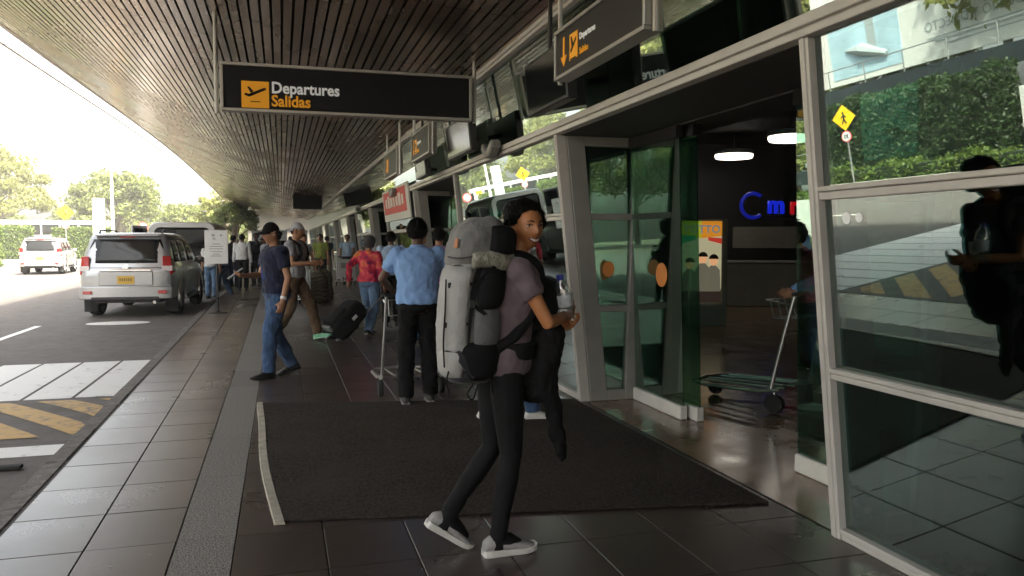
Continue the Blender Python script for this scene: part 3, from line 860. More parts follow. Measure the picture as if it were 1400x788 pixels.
def make_van():
    t = thing('passenger_van', 'white passenger van with its dark rear open, parked beyond the silver car', 'van', (-2.93, 26.3, ROAD_Z), R(-2))
    def sec(y, hw, zb, zt, r):
        o = []
        for cx, cz, a0 in ((hw - r, zt - r, 0), (-hw + r, zt - r, 90), (-hw + .06, zb + .06, 180), (hw - .06, zb + .06, 270)):
            rr = r if a0 < 180 else .06
            for i in range(5):
                a = R(a0 + 22.5 * i); o.append((cx + rr * math.cos(a), y, cz + rr * math.sin(a)))
        return o
    b = MB()
    b.rings([sec(5.1, .70, .45, 1.0, .12), sec(4.85, .90, .36, 1.15, .2), sec(4.2, .97, .32, 1.3, .25), sec(3.5, .985, .32, 2.08, .3), sec(3.0, .99, .32, 2.20, .28),
             sec(1.0, .99, .32, 2.22, .28), sec(.06, .97, .34, 2.20, .26), sec(0, .95, .36, 2.17, .24), sec(0.0, .80, .52, 2.04, .16), sec(.10, .79, .54, 2.02, .16), sec(1.5, .78, .54, 2.0, .16)])
    b.build('body', 'vanpaint', t, smooth=True)
    li = MB()
    li.rings([sec(.03, .795, .53, 2.03, .16), sec(.12, .785, .545, 2.015, .16), sec(1.48, .77, .56, 1.99, .16)])
    li.f = li.f[:-2] + li.f[-1:]; li.m = li.m[:-2] + li.m[-1:]
    li.build('cargo_lining', 'black', t, fix=False)
    rw = MB(); rw.box((0, .05, 1.76), (1.50, .02, .44)); rw.build('rear_window', 'carglass', t, bevel=.06, seg=3)
    for sx in (-.40, .38):
        s = MB(); s.box((sx, .55, .98), (.62, .18, .86)); s.build('seat_back', 'rubber', t, bevel=.08, seg=3)
    for sd in (1, -1):
        for (a, b_) in ((.32, 1.5), (1.62, 2.7), (2.82, 3.55)):
            s = MB(); s.hexa([(sd * .985, a, 1.32), (sd * .998, a, 1.32), (sd * .998, b_, 1.32), (sd * .985, b_, 1.32), (sd * .975, a, 1.90), (sd * .992, a, 1.90), (sd * .992, b_ - .05, 1.90), (sd * .975, b_ - .05, 1.90)])
            s.build('side_window', 'carglass', t, bevel=.01)
        for y in (.95, 4.15): wheel(t, sd * .86, y, .35, sd)
        l = MB(); l.box((sd * .90, -.005, 1.0), (.10, .05, .46)); l.build('tail_light', 'redlamp', t, bevel=.015)
        m = MB(); m.box((sd * 1.14, 3.75, 1.45), (.2, .12, .32)); m.build('mirror', 'black', t, bevel=.04)
    d = MB(); d.box((-1.16, -.30, 1.28), (.07, .86, 1.62), rot=Matrix.Rotation(R(-18), 3, 'Z')); dr = d.build('rear_door', 'vanpaint', t, bevel=.03, seg=2)
    d = MB(); d.box((-1.12, -.31, 1.74), (.07, .66, .52), rot=Matrix.Rotation(R(-18), 3, 'Z')); d.build('door_window', 'carglass', dr, bevel=.02)
    bp = MB(); bp.box((0, -.05, .46), (1.9, .16, .17)); bp.build('bumper', 'mural', t, bevel=.04, seg=2)
    w = MB(); w.grid(lambda u, v: ((-.8 + 1.6 * u) * (1 - .1 * v), 4.23 - .66 * v, 1.34 + .68 * v), 4, 4); o = w.build('windscreen', 'carglass', t, fix=False)
    return t
make_van()

def make_bus():
    t = thing('bus', 'long white bus standing behind the clipped hedge', 'bus', (-21.6, 86.5, ROAD_Z))
    b = MB(); b.box((0, 0, 2.0), (11.0, 2.5, 3.3)); b.build('body', 'vanpaint', t, bevel=.25, seg=3, smooth=True)
    for k in range(6):
        MB().box((-4.4 + 1.6 * k, -1.262, 2.75), (1.45, .04, 1.0)).build('side_window', 'carglass', t, bevel=.03)
    MB().box((4.95, -1.264, 3.1), (.75, .05, .42)).build('route_display', 'amber', t, bevel=.02)
    MB().box((5.51, 0, 2.5), (.04, 2.1, 1.3)).build('windscreen', 'carglass', t, bevel=.03)
    for x in (-3.4, 3.4):
        w = MB(); w.lathe([(.3, -.1), (.48, -.1), (.5, 0), (.48, .1), (.3, .1)], 20, fn=lambda r, h, a: (x + r * math.cos(a), -1.2 + h, .5 + r * math.sin(a)))
        w.build('wheel', 'rubber', t, smooth=True)
make_bus()

# ================================================================== VEGETATION
def tree_mesh(seed, h, rx, rz, cz, leaf, n_clump, per, leafm, squash=1.0):
    rng = np.random.default_rng(seed); rnd = random.Random(seed)
    tr = MB()
    tr.tube([(0, 0, 0), (.12 * rnd.uniform(-1, 1), .1, h * .22), (.3 * rnd.uniform(-1, 1), .2 * rnd.uniform(-1, 1), h * .48), (.4 * rnd.uniform(-1, 1), .3 * rnd.uniform(-1, 1), h * .72)], [.26, .2, .15, .07], 8)
    cl = []
    for k in range(n_clump):
        while True:
            d = rng.normal(size=3); d /= np.linalg.norm(d)
            if d[2] > -.55: break
        rr = rng.uniform(.45, 1.0) ** .6
        c = np.array([d[0] * rx * rr, d[1] * rx * rr, cz + d[2] * rz * rr])
        c[:2] *= rng.uniform(.85, 1.15)
        cl.append(c)
        if k % 3 == 0:
            s = Vector((0, 0, h * rnd.uniform(.28, .55)))
            tr.tube([s, s.lerp(Vector(c), .5) + Vector((0, 0, .25)), Vector(c)], [.08, .05, .02], 5)
    pts = []
    for c in cl:
        cr = rng.uniform(.55, 1.0) * rx * .30
        d = rng.normal(size=(per, 3)); d /= np.linalg.norm(d, axis=1)[:, None]
        q = c + d * cr * rng.uniform(.35, 1.0, (per, 1)) * np.array([1.15, 1.15, .72])
        pts.append(q)
    return tr, leaf_mesh('crown', np.concatenate(pts), leaf, [leafm], rng)
def tree(name, label, loc, seed, h, rx, rz, cz, leafm, n_clump=60, per=130, leaf=.20, group=None):
    t = thing(name, label, 'tree', loc, 0, group)
    tr, lm = tree_mesh(seed, h, rx, rz, cz, leaf, n_clump, per, leafm)
    tr.build('trunk', 'trunk', t, smooth=True)
    link('crown', lm, t)
    return t
G_T = 'trees beyond the road'
LBL_A = ['low green tree in the horizon row behind the lamp post', 'low green tree in the horizon row behind the bus', 'low green tree in the horizon row behind the big left tree', 'low green tree in the horizon row above the white van', 'low green tree in the horizon row nearest the canopy end', 'largest of the low trees, at the far left of the row']
LBL_B = ['mirrored tree just behind the billboard', 'mirrored tree past the end of the billboard', 'mirrored tree above the long shrub bank', 'wide mirrored tree near the far end of the shrub bank', 'mirrored tree at the near end of the median', 'mirrored tree beyond the shrub bank, last in its row', 'big tree of the back row behind the billboard', 'small mirrored tree in front of the shrub bank row', 'tallest mirrored tree in the back row', 'mirrored tree past the last of the shrub bank', 'farthest mirrored tree across the road', 'mirrored tree standing close behind the far shrub bank', 'mirrored tree close behind the middle of the shrub bank', 'tree behind us across the road, mirrored in the door glass', 'farthest tree behind us, mirrored in the door glass', 'wide tree behind us on the far side of the road']
tree('broad_tree', 'big yellow-green tree at the left edge behind the bus', (-28.0, 93, -.1), 1, 11.2, 5.0, 4.2, 7.0, 'leaf_a', 90, 140, .24, G_T)
tree('umbrella_tree', 'wide flat-topped tree behind the tall lamp post', (-16.6, 92, -.1), 2, 9.2, 4.2, 2.8, 6.1, 'leaf_b', 80, 130, .22, G_T)
tree('round_tree', 'small bushy tree beyond the white van', (-5.6, 88, -.1), 5, 7.0, 2.7, 2.0, 4.7, 'leaf_a', 50, 120, .2, G_T)
tree('street_tree', 'small leafy tree at the far end of the road beyond the van group', (-3.5, 69, -.1), 31, 5.0, 1.9, 1.3, 3.4, 'leaf_b', 40, 110, .15, G_T)
proto = tree('background_tree', 'low green tree in the row along the horizon between bus and van', (-11.5, 100, -.1), 9, 6.0, 3.4, 2.6, 3.2, 'leaf_b', 50, 120, .24, 'low trees along the horizon')
for i, (x, y, s) in enumerate(((-17.8, 104, .9), (-23.5, 106, 1.0), (-33, 104, 1.2), (-6.5, 104, .85), (-1.5, 98, .8), (-38, 100, 1.4))):
    c = copy_tree(proto); c['label'] = LBL_A[i]; c.location = (x, y, -.1); c.scale = (s, s, s); c.rotation_euler = (0, 0, i * 1.3)
# trees across the road that the glass front reflects
p2 = tree('roadside_tree', 'tall leafy tree across the road, mirrored in the glass front', (-25, 12, -.1), 21, 12, 4.6, 4.6, 7.2, 'leaf_a', 90, 130, .24, 'trees across the road mirrored in the glass')
for i, (x, y, s) in enumerate(((-23, 21, 1.0), (-27, 30, 1.15), (-24.5, 38, 1.0), (-28, 47, 1.25), (-26, 2, 1.0), (-30, 57, 1.1), (-33, 18, 1.3), (-25.5, 33.5, .8), (-34, 40, 1.35), (-27, 64, 1.0), (-32, 75, 1.2), (-21.8, 51, .85), (-20.8, 44, .8), (-19, -40, .9), (-14.5, -47, 1.0), (-24, -33, 1.1))):
    c = copy_tree(p2); c['label'] = LBL_B[i]; c.location = (x, y, -.1); c.scale = (s, s, s * random.uniform(.9, 1.15)); c.rotation_euler = (0, 0, i * 2.1)

def hedge(name, label, x0, x1, y0, y1, h, leafm, n, leaf=.075, seed=0, group='hedges along the road', z0=-.1):
    rng = np.random.default_rng(seed)
    lx, ly = x1 - x0, y1 - y0
    core = MB(); core.box(((x0 + x1) / 2, (y0 + y1) / 2, z0 + h * .48), (lx * .86, ly * .96, h * .94))  # solid dark box added inside the leaves to block light
    faces = [(ly * h, 0), (ly * h, 1), (lx * h, 2), (lx * h, 3), (lx * ly, 4)]
    tot = sum(a for a, _ in faces)
    P = []
    for a, k in faces:
        m = int(n * a / tot) + 1
        u, v = rng.random(m), rng.random(m); d = rng.normal(0, .05, m)
        if k < 2: q = np.stack([np.full(m, x0 if k == 0 else x1) + d, y0 + u * ly, z0 + v * h], 1)
        elif k < 4: q = np.stack([x0 + u * lx, np.full(m, y0 if k == 2 else y1) + d, z0 + v * h], 1)
        else: q = np.stack([x0 + u * lx, y0 + v * ly, np.full(m, z0 + h) + d], 1)
        bump = .09 * np.sin(q[:, 1] * 2.1 + 1.3 * np.sin(q[:, 0])) + .07 * np.sin(q[:, 1] * 5.3 + q[:, 2] * 3)
        q[:, 2] += bump * (q[:, 2] - z0) / h
        q[:, 0] += .06 * np.sin(q[:, 1] * 4.1 + q[:, 2] * 5)
        P.append(q)
    me = leaf_mesh(name, np.concatenate(P), leaf, [leafm, 'core'], rng, extra=core)
    return tag(link(name, me), label, 'hedge', group)
hedge('clipped_hedge', 'bright clipped hedge left of the farther pale car', -24.6, -19.6, 72.4, 73.8, 2.7, 'leaf_h', 9000, .11, 1)
hedge('clipped_hedge', 'bright clipped hedge between the two silver cars', -17.9, -13.6, 72.4, 73.8, 2.6, 'leaf_h', 9000, .11, 2)
hedge('ivy_wall', 'tall dark hedge across the road under the billboard', -16.6, -15.6, 18.6, 26.2, 3.0, 'leaf_d', 16000, .085, 3)
hedge('low_hedge', 'low hedge strip along the far kerb mirrored in the glass', -15.35, -14.75, 8.0, 36.0, .55, 'leaf_h', 12000, .075, 4)
hedge('shrub_bank', 'long green shrub bank across the road past the billboard', -18.5, -17.2, 30.0, 58.0, 2.6, 'leaf_h', 20000, .12, 6)
# median islands
tag(MB().box((-18.2, 12, -.06), (7.2, 52, .12)).build('median', 'grass', bevel=.03), kind='structure')
mk = tag(link('median_kerb', None), kind='structure')
for k in range(26): MB().box((-14.52, -13 + 2 * k, -.04), (.14, 1.985, .17)).build('kerb_stone', 'kerbw', mk, bevel=.015)
tag(MB().box((-18.5, 82, -.06), (34, 20, .12)).build('verge', 'grass', bevel=.03), kind='structure')
mk2 = tag(link('verge_kerb', None), kind='structure')
for k in range(17): MB().box((-34.5 + 2 * k, 71.9, -.03), (1.985, .16, .20)).build('kerb_stone', 'kerbw', mk2, bevel=.015)

# ---------------------------------------------------------------- things across the road (seen in the glass)
M['board'] = mat('white_hoarding', (0.68, 0.67, 0.62), 0.6, var=.06)
M['darkgreen'] = mat('dark_steel', (0.018, 0.025, 0.028), 0.6)
M['sky_print'] = mat('sky_print', (0.40, 0.55, 0.62), 0.6, var=.2, vscale=.7)
M['city_print'] = mat('city_print', (0.30, 0.36, 0.36), 0.6, var=.6, vscale=2.2, detail=10)
M['red_print'] = mat('red_print', (0.62, 0.07, 0.06), 0.6)
M['grey_print'] = mat('grey_print', (0.34, 0.38, 0.38), 0.6)
for i, (y0, y1, lb) in enumerate(((26.6, 31.5, 'white hoarding panel by the pedestrian sign, mirrored in the glass'), (12.0, 18.2, 'white hoarding panel beyond the dark hedge, mirrored in the glass'))):
    h = thing('hoarding', lb, 'hoarding', (-16.1, (y0 + y1) / 2, -.1), 0, 'white hoardings across the road')
    n = 3; w = (y1 - y0) / n
    for k in range(n): MB().box((0, -((y1 - y0) / 2) + w * (k + .5), 1.3), (.06, w - .012, 2.0)).build('panel', 'board', h)
    for k in range(n + 1): MB().box((-.06, -((y1 - y0) / 2) + w * k, 1.15), (.06, .06, 2.3)).build('post', 'mural', h)
fb = thing('footbridge', 'dark steel footbridge beam with thin railing across the road', 'footbridge', (-17.6, 22, 0))
MB().box((0, 0, 3.25), (.5, 44, .62)).build('beam', 'darkgreen', fb)
MB().tube([(0, -22, 4.35), (0, 22, 4.35)], .025, 6).build('handrail', 'mural', fb)
for k in range(23): MB().tube([(0, -22 + 2 * k, 3.56), (0, -22 + 2 * k, 4.35)], .025, 6).build('railing_post', 'mural', fb)
for y in (-20, -8, 8, 20): MB().box((0, y, 1.45), (.35, .35, 3.0)).build('pier', 'darkgreen', fb)
bb = thing('billboard', 'wide white billboard above the hedge, mirrored in the upper glass', 'billboard', (-20.5, 22.5, 0))
MB().box((0, 0, 6.0), (.2, 19, 4.2)).build('panel', 'board', bb)
for y in (-7, 0, 7): MB().tube([(-.35, y, -.1), (-.35, y, 8.4)], .16, 10).build('post', 'mural', bb, smooth=True)
MB().box((.11, 6.5, 5.3), (.02, 4.2, 2.3)).build('sky_picture', 'sky_print', bb)
pl = MB(); pl.tube([(.13, 5.2, 4.7), (.13, 6.6, 5.15), (.13, 7.6, 5.3)], [.12, .3, .05], 8); pl.box((.13, 6.0, 5.8), (.02, .5, 1.5)); pl.build('aircraft_picture', 'grey_print', bb)
MB().box((.11, -4.6, 5.6), (.02, 3.0, 3.0)).build('city_picture', 'city_print', bb)
MB().box((.11, -7.7, 5.9), (.02, 2.7, 1.6)).build('red_panel', 'red_print', bb)
text('lettering', 'VUELO DIARIO Y DIRECTO', .50, 'grey_print', bb, face_mtx((.115, -2.9, 5.0), (1, 0, 0)), bold=.006)
for k in range(3): MB().box((.115, .4, 4.72 - .16 * k), (.01, 5.4 - k * .8, .05)).build('print_line', 'grey_print', bb)
reflection_banner = thing('banner', 'red and white banner added as a stand-in for a reflection in the far glass', 'banner', (fx(2.32) - .07, 17.25, 2.32))
reflection_banner.rotation_euler = (0, R(-5.94), 0)  # solid panel painted in place of a banner reflected in the glass
MB().box((0, 0, 0), (.03, 3.9, .70)).build('panel', 'board', reflection_banner)
MB().box((-.018, .1, .05), (.006, 3.4, .50)).build('red_panel', 'red_print', reflection_banner)
for k in range(7): MB().box((-.023, 1.35 - .42 * k, .05 + .02 * (k % 2)), (.004, .22 + .06 * (k % 3), .20 + .06 * (k % 2))).build('white_mark', 'board', reflection_banner)

def road_sign(label, loc, rz, zt=2.3, size=.75, tail=True):
    t = thing('road_sign', label, 'sign', loc, rz, 'yellow pedestrian signs')
    MB().tube([(0, 0, 0), (0, 0, zt + size * .5)], .03, 8).build('pole', 'mural', t)
    q = size / 2 * 1.35
    d = MB(); d.rings([[(0, -.035, zt - q), (q, -.035, zt), (0, -.035, zt + q), (-q, -.035, zt)], [(0, -.05, zt - q), (q, -.05, zt), (0, -.05, zt + q), (-q, -.05, zt)]])
    M.setdefault('yellow_sign', mat('yellow_sign', (0.85, 0.50, 0.01), .5))
    d.build('diamond_plate', 'yellow_sign', t)
    w = MB(); s = size
    w.ellipsoid((.02 * s, -.055, zt + .26 * s), (.055 * s, .006, .055 * s))
    for a, b_ in (((0, .2), (0, -.05)), ((0, -.05), (.12, -.3)), ((0, -.05), (-.12, -.3)), ((0, .14), (.14, 0)), ((0, .14), (-.13, .02))):
        w.tube([(a[0] * s, -.054, zt + a[1] * s), (b_[0] * s, -.054, zt + b_[1] * s)], .035 * s, 6)
    w.build('walking_figure', 'black', t)
    zc_ = zt - q - .30 * s
    for rr, m, o in ((.30, 'red_print', .036), (.245, 'white', .044)):
        c = MB(); c.lathe([(0, 0), (rr * s, 0), (rr * s, .006), (0, .006)], 24, fn=lambda r, h, a: (r * math.cos(a), -o - h, zc_ + r * math.sin(a)))
        c.build('speed_plate', m, t)
    text('numerals', '30', .30 * s, 'black', t, face_mtx((0, -o - .008, zc_ - .105 * s), (0, -1, 0)), align='CENTER', bold=.006)
    return t
road_sign('yellow pedestrian diamond above a speed disc beside the bus', (-14.0, 60, -.1), 0, 3.55, .85)
road_sign('yellow pedestrian diamond across the road, mirrored in the right glass', (-14.1, 23.2, -.1), R(75), 2.45, .66)

lp = thing('lamp_post', 'tall pale lamp post in front of the flat-topped tree', 'lamp post', (-11.1, 60, -.1))
MB().tube([(0, 0, 0), (0, 0, 3), (0, 0, 6.5)], [.13, .11, .08], 10).build('pole', 'board', lp, smooth=True)
MB().box((.3, 0, 6.45), (.7, .18, .10)).build('lamp_head', 'mural', lp, bevel=.03)
ts = thing('totem_sign', 'slim white and blue totem sign by the hedge', 'sign', (-12.15, 61, -.1))
MB().box((0, 0, 2.3), (.75, .3, 4.6)).build('column', 'board', ts, bevel=.02)
for k in range(5): MB().box((0, -.155, 4.2 - .5 * k), (.6, .012, .16)).build('blue_band', mat('totem_blue', (0.20, 0.32, 0.50), .5), ts)
tag_base = MB(); tag_base.box((0, 0, .5), (1.5, .8, 1.0)); tag_base.build('plinth', 'board', ts, bevel=.05)
ns = thing('no_stopping_sign', 'small round red and blue sign beyond the silver car', 'sign', (-9.2, 60, -.1))
MB().tube([(0, 0, 0), (0, 0, 2.7)], .035, 8).build('pole', 'mural', ns)
for rr, m, o in ((.36, 'red_print', .04), (.27, 'board', .048)):
    c = MB(); c.lathe([(0, 0), (rr, 0), (rr, .006), (0, .006)], 22, fn=lambda r, h, a: (r * math.cos(a), -o - h, 2.6 + r * math.sin(a))); c.build('disc', m, ns)
MB().box((0, -.06, 2.6), (.56, .006, .07), rot=Matrix.Rotation(R(45), 3, 'Y')).build('slash', 'red_print', ns)

# far end of the street
M['farwall'] = mat('far_wall', (0.13, 0.12, 0.10), .8, var=.15, vscale=.6)
fe = thing('far_annex', 'low beige annex closing the far end of the covered pavement', 'building', (1.0, 79, 0))
MB().box((1, 3, 2.2), (10, 6, 4.6)).build('wall', 'farwall', fe)
for k in range(5): MB().box((-3.0 + 1.9 * k, -.02, 1.35), (1.3, .06, 2.5)).build('window', 'carglass', fe, bevel=.02)
MB().box((1, -.6, 4.55), (10.6, 1.6, .22)).build('roof', 'roof', fe)
# ================================================================== PEOPLE
def cloth(name, col, var=.16, vs=5, bump=.35, bs=16, rough=.88, sheen=.15):
    M[name] = mat(name, col, rough, var=var, vscale=vs, bump=bump, bscale=bs, spec=.2, sheen=sheen)
    return name
def skin(name, col): M[name] = mat(name, col, .46, var=.10, vscale=14, spec=.42, sub=.06); return name
skin('skin_brown', (.50, .205, .082)); skin('skin_tan', (.36, .18, .10)); skin('skin_dark', (.12, .058, .035))
M['hair_black'] = mat('hair_black', (.0045, .004, .0036), .6, var=.5, vscale=60, bump=.8, bscale=90, spec=.18)
M['hair_grey'] = mat('hair_grey', (.10, .098, .095), .6, var=.5, vscale=40, bump=.8, bscale=70)
M['eyewhite'] = mat('eye_white', (.75, .72, .68), .25); M['iris'] = mat('iris', (.015, .008, .005), .15)
M['lip'] = mat('lip', (.24, .055, .045), .4); M['teeth'] = mat('teeth', (.80, .77, .70), .35)
cloth('navy', (.014, .018, .042)); cloth('denim', (.045, .085, .17), var=.35, vs=7); cloth('denim_pale', (.13, .21, .33), var=.3)
cloth('shirt_blue', (.24, .40, .70), var=.08); cloth('shirt_pale', (.40, .52, .68), var=.08); cloth('shirt_white', (.62, .62, .60), var=.06)
cloth('black_cloth', (.008, .0075, .008), bump=.25, sheen=0); cloth('legging', (.0065, .0066, .0075), bump=.1, rough=.75, sheen=0); cloth('brown_cloth', (.10, .062, .035)); cloth('grey_tee', (.30, .30, .31))
cloth('mauve', (.17, .125, .14), var=.08, bump=.3); cloth('pink', (.62, .16, .24)); cloth('lilac', (.42, .26, .47)); cloth('khaki', (.17, .15, .10)); cloth('hivis', (.22, .26, .06))
M['floral'] = floral_mat('floral'); M['camo'] = camo_mat('camo')
M['shoe_white'] = mat('shoe_white', (.66, .64, .60), .6, var=.08); M['shoe_black'] = mat('shoe_black', (.012, .012, .012), .45)
M['shoe_green'] = mat('shoe_green', (.12, .42, .20), .6, var=.5, vscale=30, col2=(.35, .6, .45)); M['sole_grey'] = mat('sole_grey', (.32, .31, .29), .7); M['shoe_grey'] = mat('shoe_knit', (.33, .32, .31), .8, var=.15, vscale=60)

def ik(a, t, l1, l2, hint):
    d = t - a; L = min(d.length, .998 * (l1 + l2)); dr = d.normalized()
    x = (l1 * l1 - l2 * l2 + L * L) / (2 * L); hh = math.sqrt(max(l1 * l1 - x * x, 0))
    p = hint - dr * hint.dot(dr); p.normalize()
    return a + dr * x + p * hh, a + dr * L

def head_pt(dx, dy, dz):
    x, y, z = .074 * dx, .094 * dy, .116 * dz
    k = max(0, -dz)
    x *= 1 - .24 * k ** 1.6
    if dy < 0: y *= 1 - .42 * k
    else: y *= 1 - .06 * k
    if dz < -.45 and dy > 0: y += .016 * (k - .45) / .55 * dy
    if dy > .15:
        y += face_bumps(x, z) * min(1, (dy - .15) / .3)
    return x, y, z
def face_bumps(x, z):
    e = lambda a: math.exp(-a * a)
    ax = abs(x)
    b = .022 * e(x / .0125) * e((z + .020) / .017) + .011 * e(x / .010) * e((z - .006) / .024) + .007 * e(x / .02) * e((z + .031) / .010)
    b -= .010 * e((ax - .031) / .016) * e((z - .010) / .012)
    b += .005 * e((ax - .03) / .022) * e((z - .031) / .009)
    b += .006 * e(x / .024) * e((z + .058) / .012)
    b += .006 * e((ax - .042) / .016) * e((z + .028) / .018)
    b += .004 * e(x / .02) * e((z + .092) / .014)
    return b
def face_y(x, z):
    k = max(0, -z / .116); j = 1 - .24 * k ** 1.6
    dx_, dz_ = x / (.074 * j), z / .116
    dy = math.sqrt(max(.05, 1 - dx_ * dx_ - dz_ * dz_))
    y = .094 * dy * (1 - .06 * k)
    if dz_ < -.45: y += .016 * (k - .45) / .55 * dy
    return y + face_bumps(x, z) * max(0, min(1, (dy - .15) / .3))

def sm(e0, e1, x):
    t = max(0, min(1, (x - e0) / (e1 - e0))); return t * t * (3 - 2 * t)

def head_grid(mb, mtx, fn=None, n=40, m=30):
    rs = []
    for j in range(m + 1):
        th = math.pi * (.015 + .97 * j / m)
        ring = []
        for i in range(n):
            ph = 2 * math.pi * i / n
            d = (math.sin(th) * math.cos(ph), math.sin(th) * math.sin(ph), -math.cos(th))
            p = Vector(head_pt(*d))
            if fn: p = fn(p, d)
            ring.append(mtx @ p)
        rs.append(ring)
    mb.rings(rs)

def remesh(ob, vox, smooth=4, disp=0.0, dscale=.12, fac=.5, seed=0):
    m = ob.modifiers.new('fuse', 'REMESH'); m.mode = 'VOXEL'; m.voxel_size = vox; m.use_smooth_shade = True
    s = ob.modifiers.new('smooth', 'SMOOTH'); s.factor = fac; s.iterations = smooth
    if disp:
        t = bpy.data.textures.new('folds', 'CLOUDS'); t.noise_scale = dscale; t.noise_depth = 1
        d = ob.modifiers.new('folds', 'DISPLACE'); d.texture = t; d.strength = disp; d.mid_level = .5; d.texture_coords = 'LOCAL'
    return ob

def add_hand(mb, wrist, dr, pn, thumb, curl, s, r=.0080):
    dr = dr.normalized(); pn = (pn - dr * pn.dot(dr)).normalized(); lat = dr.cross(pn) * thumb
    rot = Matrix((lat, dr, pn)).transposed()
    mb.ellipsoid(wrist + dr * .05 * s, (.041 * s, .056 * s, .018 * s), rot=rot)
    mb.tube([wrist - dr * .03 * s, wrist + dr * .03 * s], [.027 * s, .030 * s], 10, ends=True)
    for i, ln in enumerate((.060, .070, .066, .050)):
        b = wrist + dr * .085 * s + lat * (.033 - .0218 * i) * s
        pts = [b - dr * .02 * s, b]; d = dr.copy(); ax = lat * -thumb
        ang = curl * (.85 + .1 * i)
        for k, f in enumerate((.45, .32, .26)):
            d = Matrix.Rotation(ang * (1.0 if k else .8), 3, dr.cross(pn)) @ d
            pts.append(pts[-1] + d * ln * f * 1.15 * s)
        mb.tube(pts, [r * s, r * s, r * s * .97, r * s * .92, r * s * .8], 8, ends=True)
    b = wrist + dr * .030 * s + lat * .030 * s
    d = (dr * .65 + lat * .65 + pn * .35).normalized()
    p1 = b + d * .032 * s; p2 = p1 + (d * .6 + dr * .5 + pn * .3).normalized() * .03 * s
    mb.tube([b - d * .01 * s, p1, p2], [.0125 * s, .0105 * s, .009 * s], 8, ends=True)

def shoe(parent, ankle, fwd, pitch, s, upper, sole, style='sneaker'):
    f = Vector((fwd[0], fwd[1], 0)).normalized(); r_ = Vector((f.y, -f.x, 0))
    rot = Matrix((r_, f, Vector((0, 0, 1)))).transposed()
    rot = rot @ Matrix.Rotation(pitch, 3, 'X')
    T = lambda x, y, z: ankle + rot @ (Vector((x, y, z - .085)) * s)
    secs = [(-.078, .020, .052), (-.070, .032, .080), (-.045, .037, .098), (0.0, .037, .102), (.045, .038, .085), (.09, .044, .066), (.135, .047, .054), (.168, .042, .046), (.190, .030, .036), (.200, .014, .026)]
    up = MB(); rs = []
    for t, w, h in secs:
        ring = []
        for k in range(14):
            a = 2 * math.pi * k / 14
            x = math.cos(a); z = math.sin(a)
            ring.append(T(w * x * (1 - .22 * max(0, z) ** 2), t, .016 + (h - .016) * (.5 + .5 * z) if z > 0 else .016 + (h - .016) * .5 * (1 + z)))
        rs.append(ring)
    up.rings(rs)
    o = up.build('shoe', upper, parent, smooth=True, angle=60)
    so = MB(); rs = []
    for t, w, h in secs:
        e = .0035; spring = .012 * max(0, (t - .12) / .08) ** 2
        th = .034 if t < .02 else .028
        rs.append([T(-w - e, t, spring), T(w + e, t, spring), T(w + e + .002, t, th + spring), T(-w - e - .002, t, th + spring)])
    so.rings(rs)
    so.build('sole', sole, o, bevel=.004, seg=2)
    return o

HAIRLINE = {
    'short': lambda d: sm(.30, .48, d[2] + .62 * min(0, -d[1] + .25)) if d[1] > 0 else sm(-.60, -.42, d[2] + .35 * (1 + d[1])),
}
def HL(v):
    xs, ys_ = (-1.01, -.6, -.3, -.1, .15, .55, 1.01), (-.46, -.42, -.16, .04, .06, .50, .66)
    for i in range(6):
        if v <= xs[i + 1]: return ys_[i] + (ys_[i + 1] - ys_[i]) * (v - xs[i]) / (xs[i + 1] - xs[i])
    return .66
def hair_mask_short(d):
    lim = HL(d[1])
    return sm(lim - .06, lim + .10, d[2])

def updo_mask(d):
    lim = HL(d[1]) + .22 * sm(.0, .5, d[1])
    return sm(lim - .06, lim + .10, d[2])
def hair_strands(parent, hm, style, n, s, m, cap):
    rnd = random.Random(n); mb = MB(); k = 0; rot = hm.to_3x3()
    while k < n:
        d = Vector((rnd.gauss(0, 1), rnd.gauss(0, 1), rnd.gauss(0, 1))).normalized()
        mk = updo_mask(d) if style == 'updo' else hair_mask_short(d)
        if mk < .35 or (cap and d.z > .1): continue
        k += 1
        p = Vector(head_pt(*d)) + Vector((d.x * 1.25, d.y, d.z * .75)) * (.012 if style == 'short' else .022 * ((1 - .62 * sm(-.15, .35, d.y)) if style == 'updo' else 1))
        if style == 'updo':
            if d.y < .25: p += Vector((d.x, d.y * 1.1, d.z)) * rnd.uniform(.0, .008)
            t = Vector((rnd.gauss(0, 1), rnd.gauss(0, 1), rnd.gauss(0, 1))) + d * .5; ln, w = rnd.uniform(.010, .020), .0020
        else:
            t = Vector((0, -.5, -1)) - d * d.dot(Vector((0, -.5, -1))) + Vector((rnd.gauss(0, .35), rnd.gauss(0, .35), rnd.gauss(0, .35))) + d * .45; ln, w = rnd.uniform(.012, .026), .0024
        t.normalize(); sd = t.cross(d)
        if sd.length < .1: continue
        sd.normalize()
        a, b_, c = p, p + t * ln * .5 + d * ln * .22, p + t * ln + d * ln * (.05 if style == 'short' else -.25)
        mb.add([hm @ (a - sd * w), hm @ (a + sd * w), hm @ (b_ - sd * w), hm @ (b_ + sd * w), hm @ c], [(0, 1, 3, 2), (2, 3, 4)])
    mb.build('strands', m, parent, fix=False)['kind'] = 'stuff'

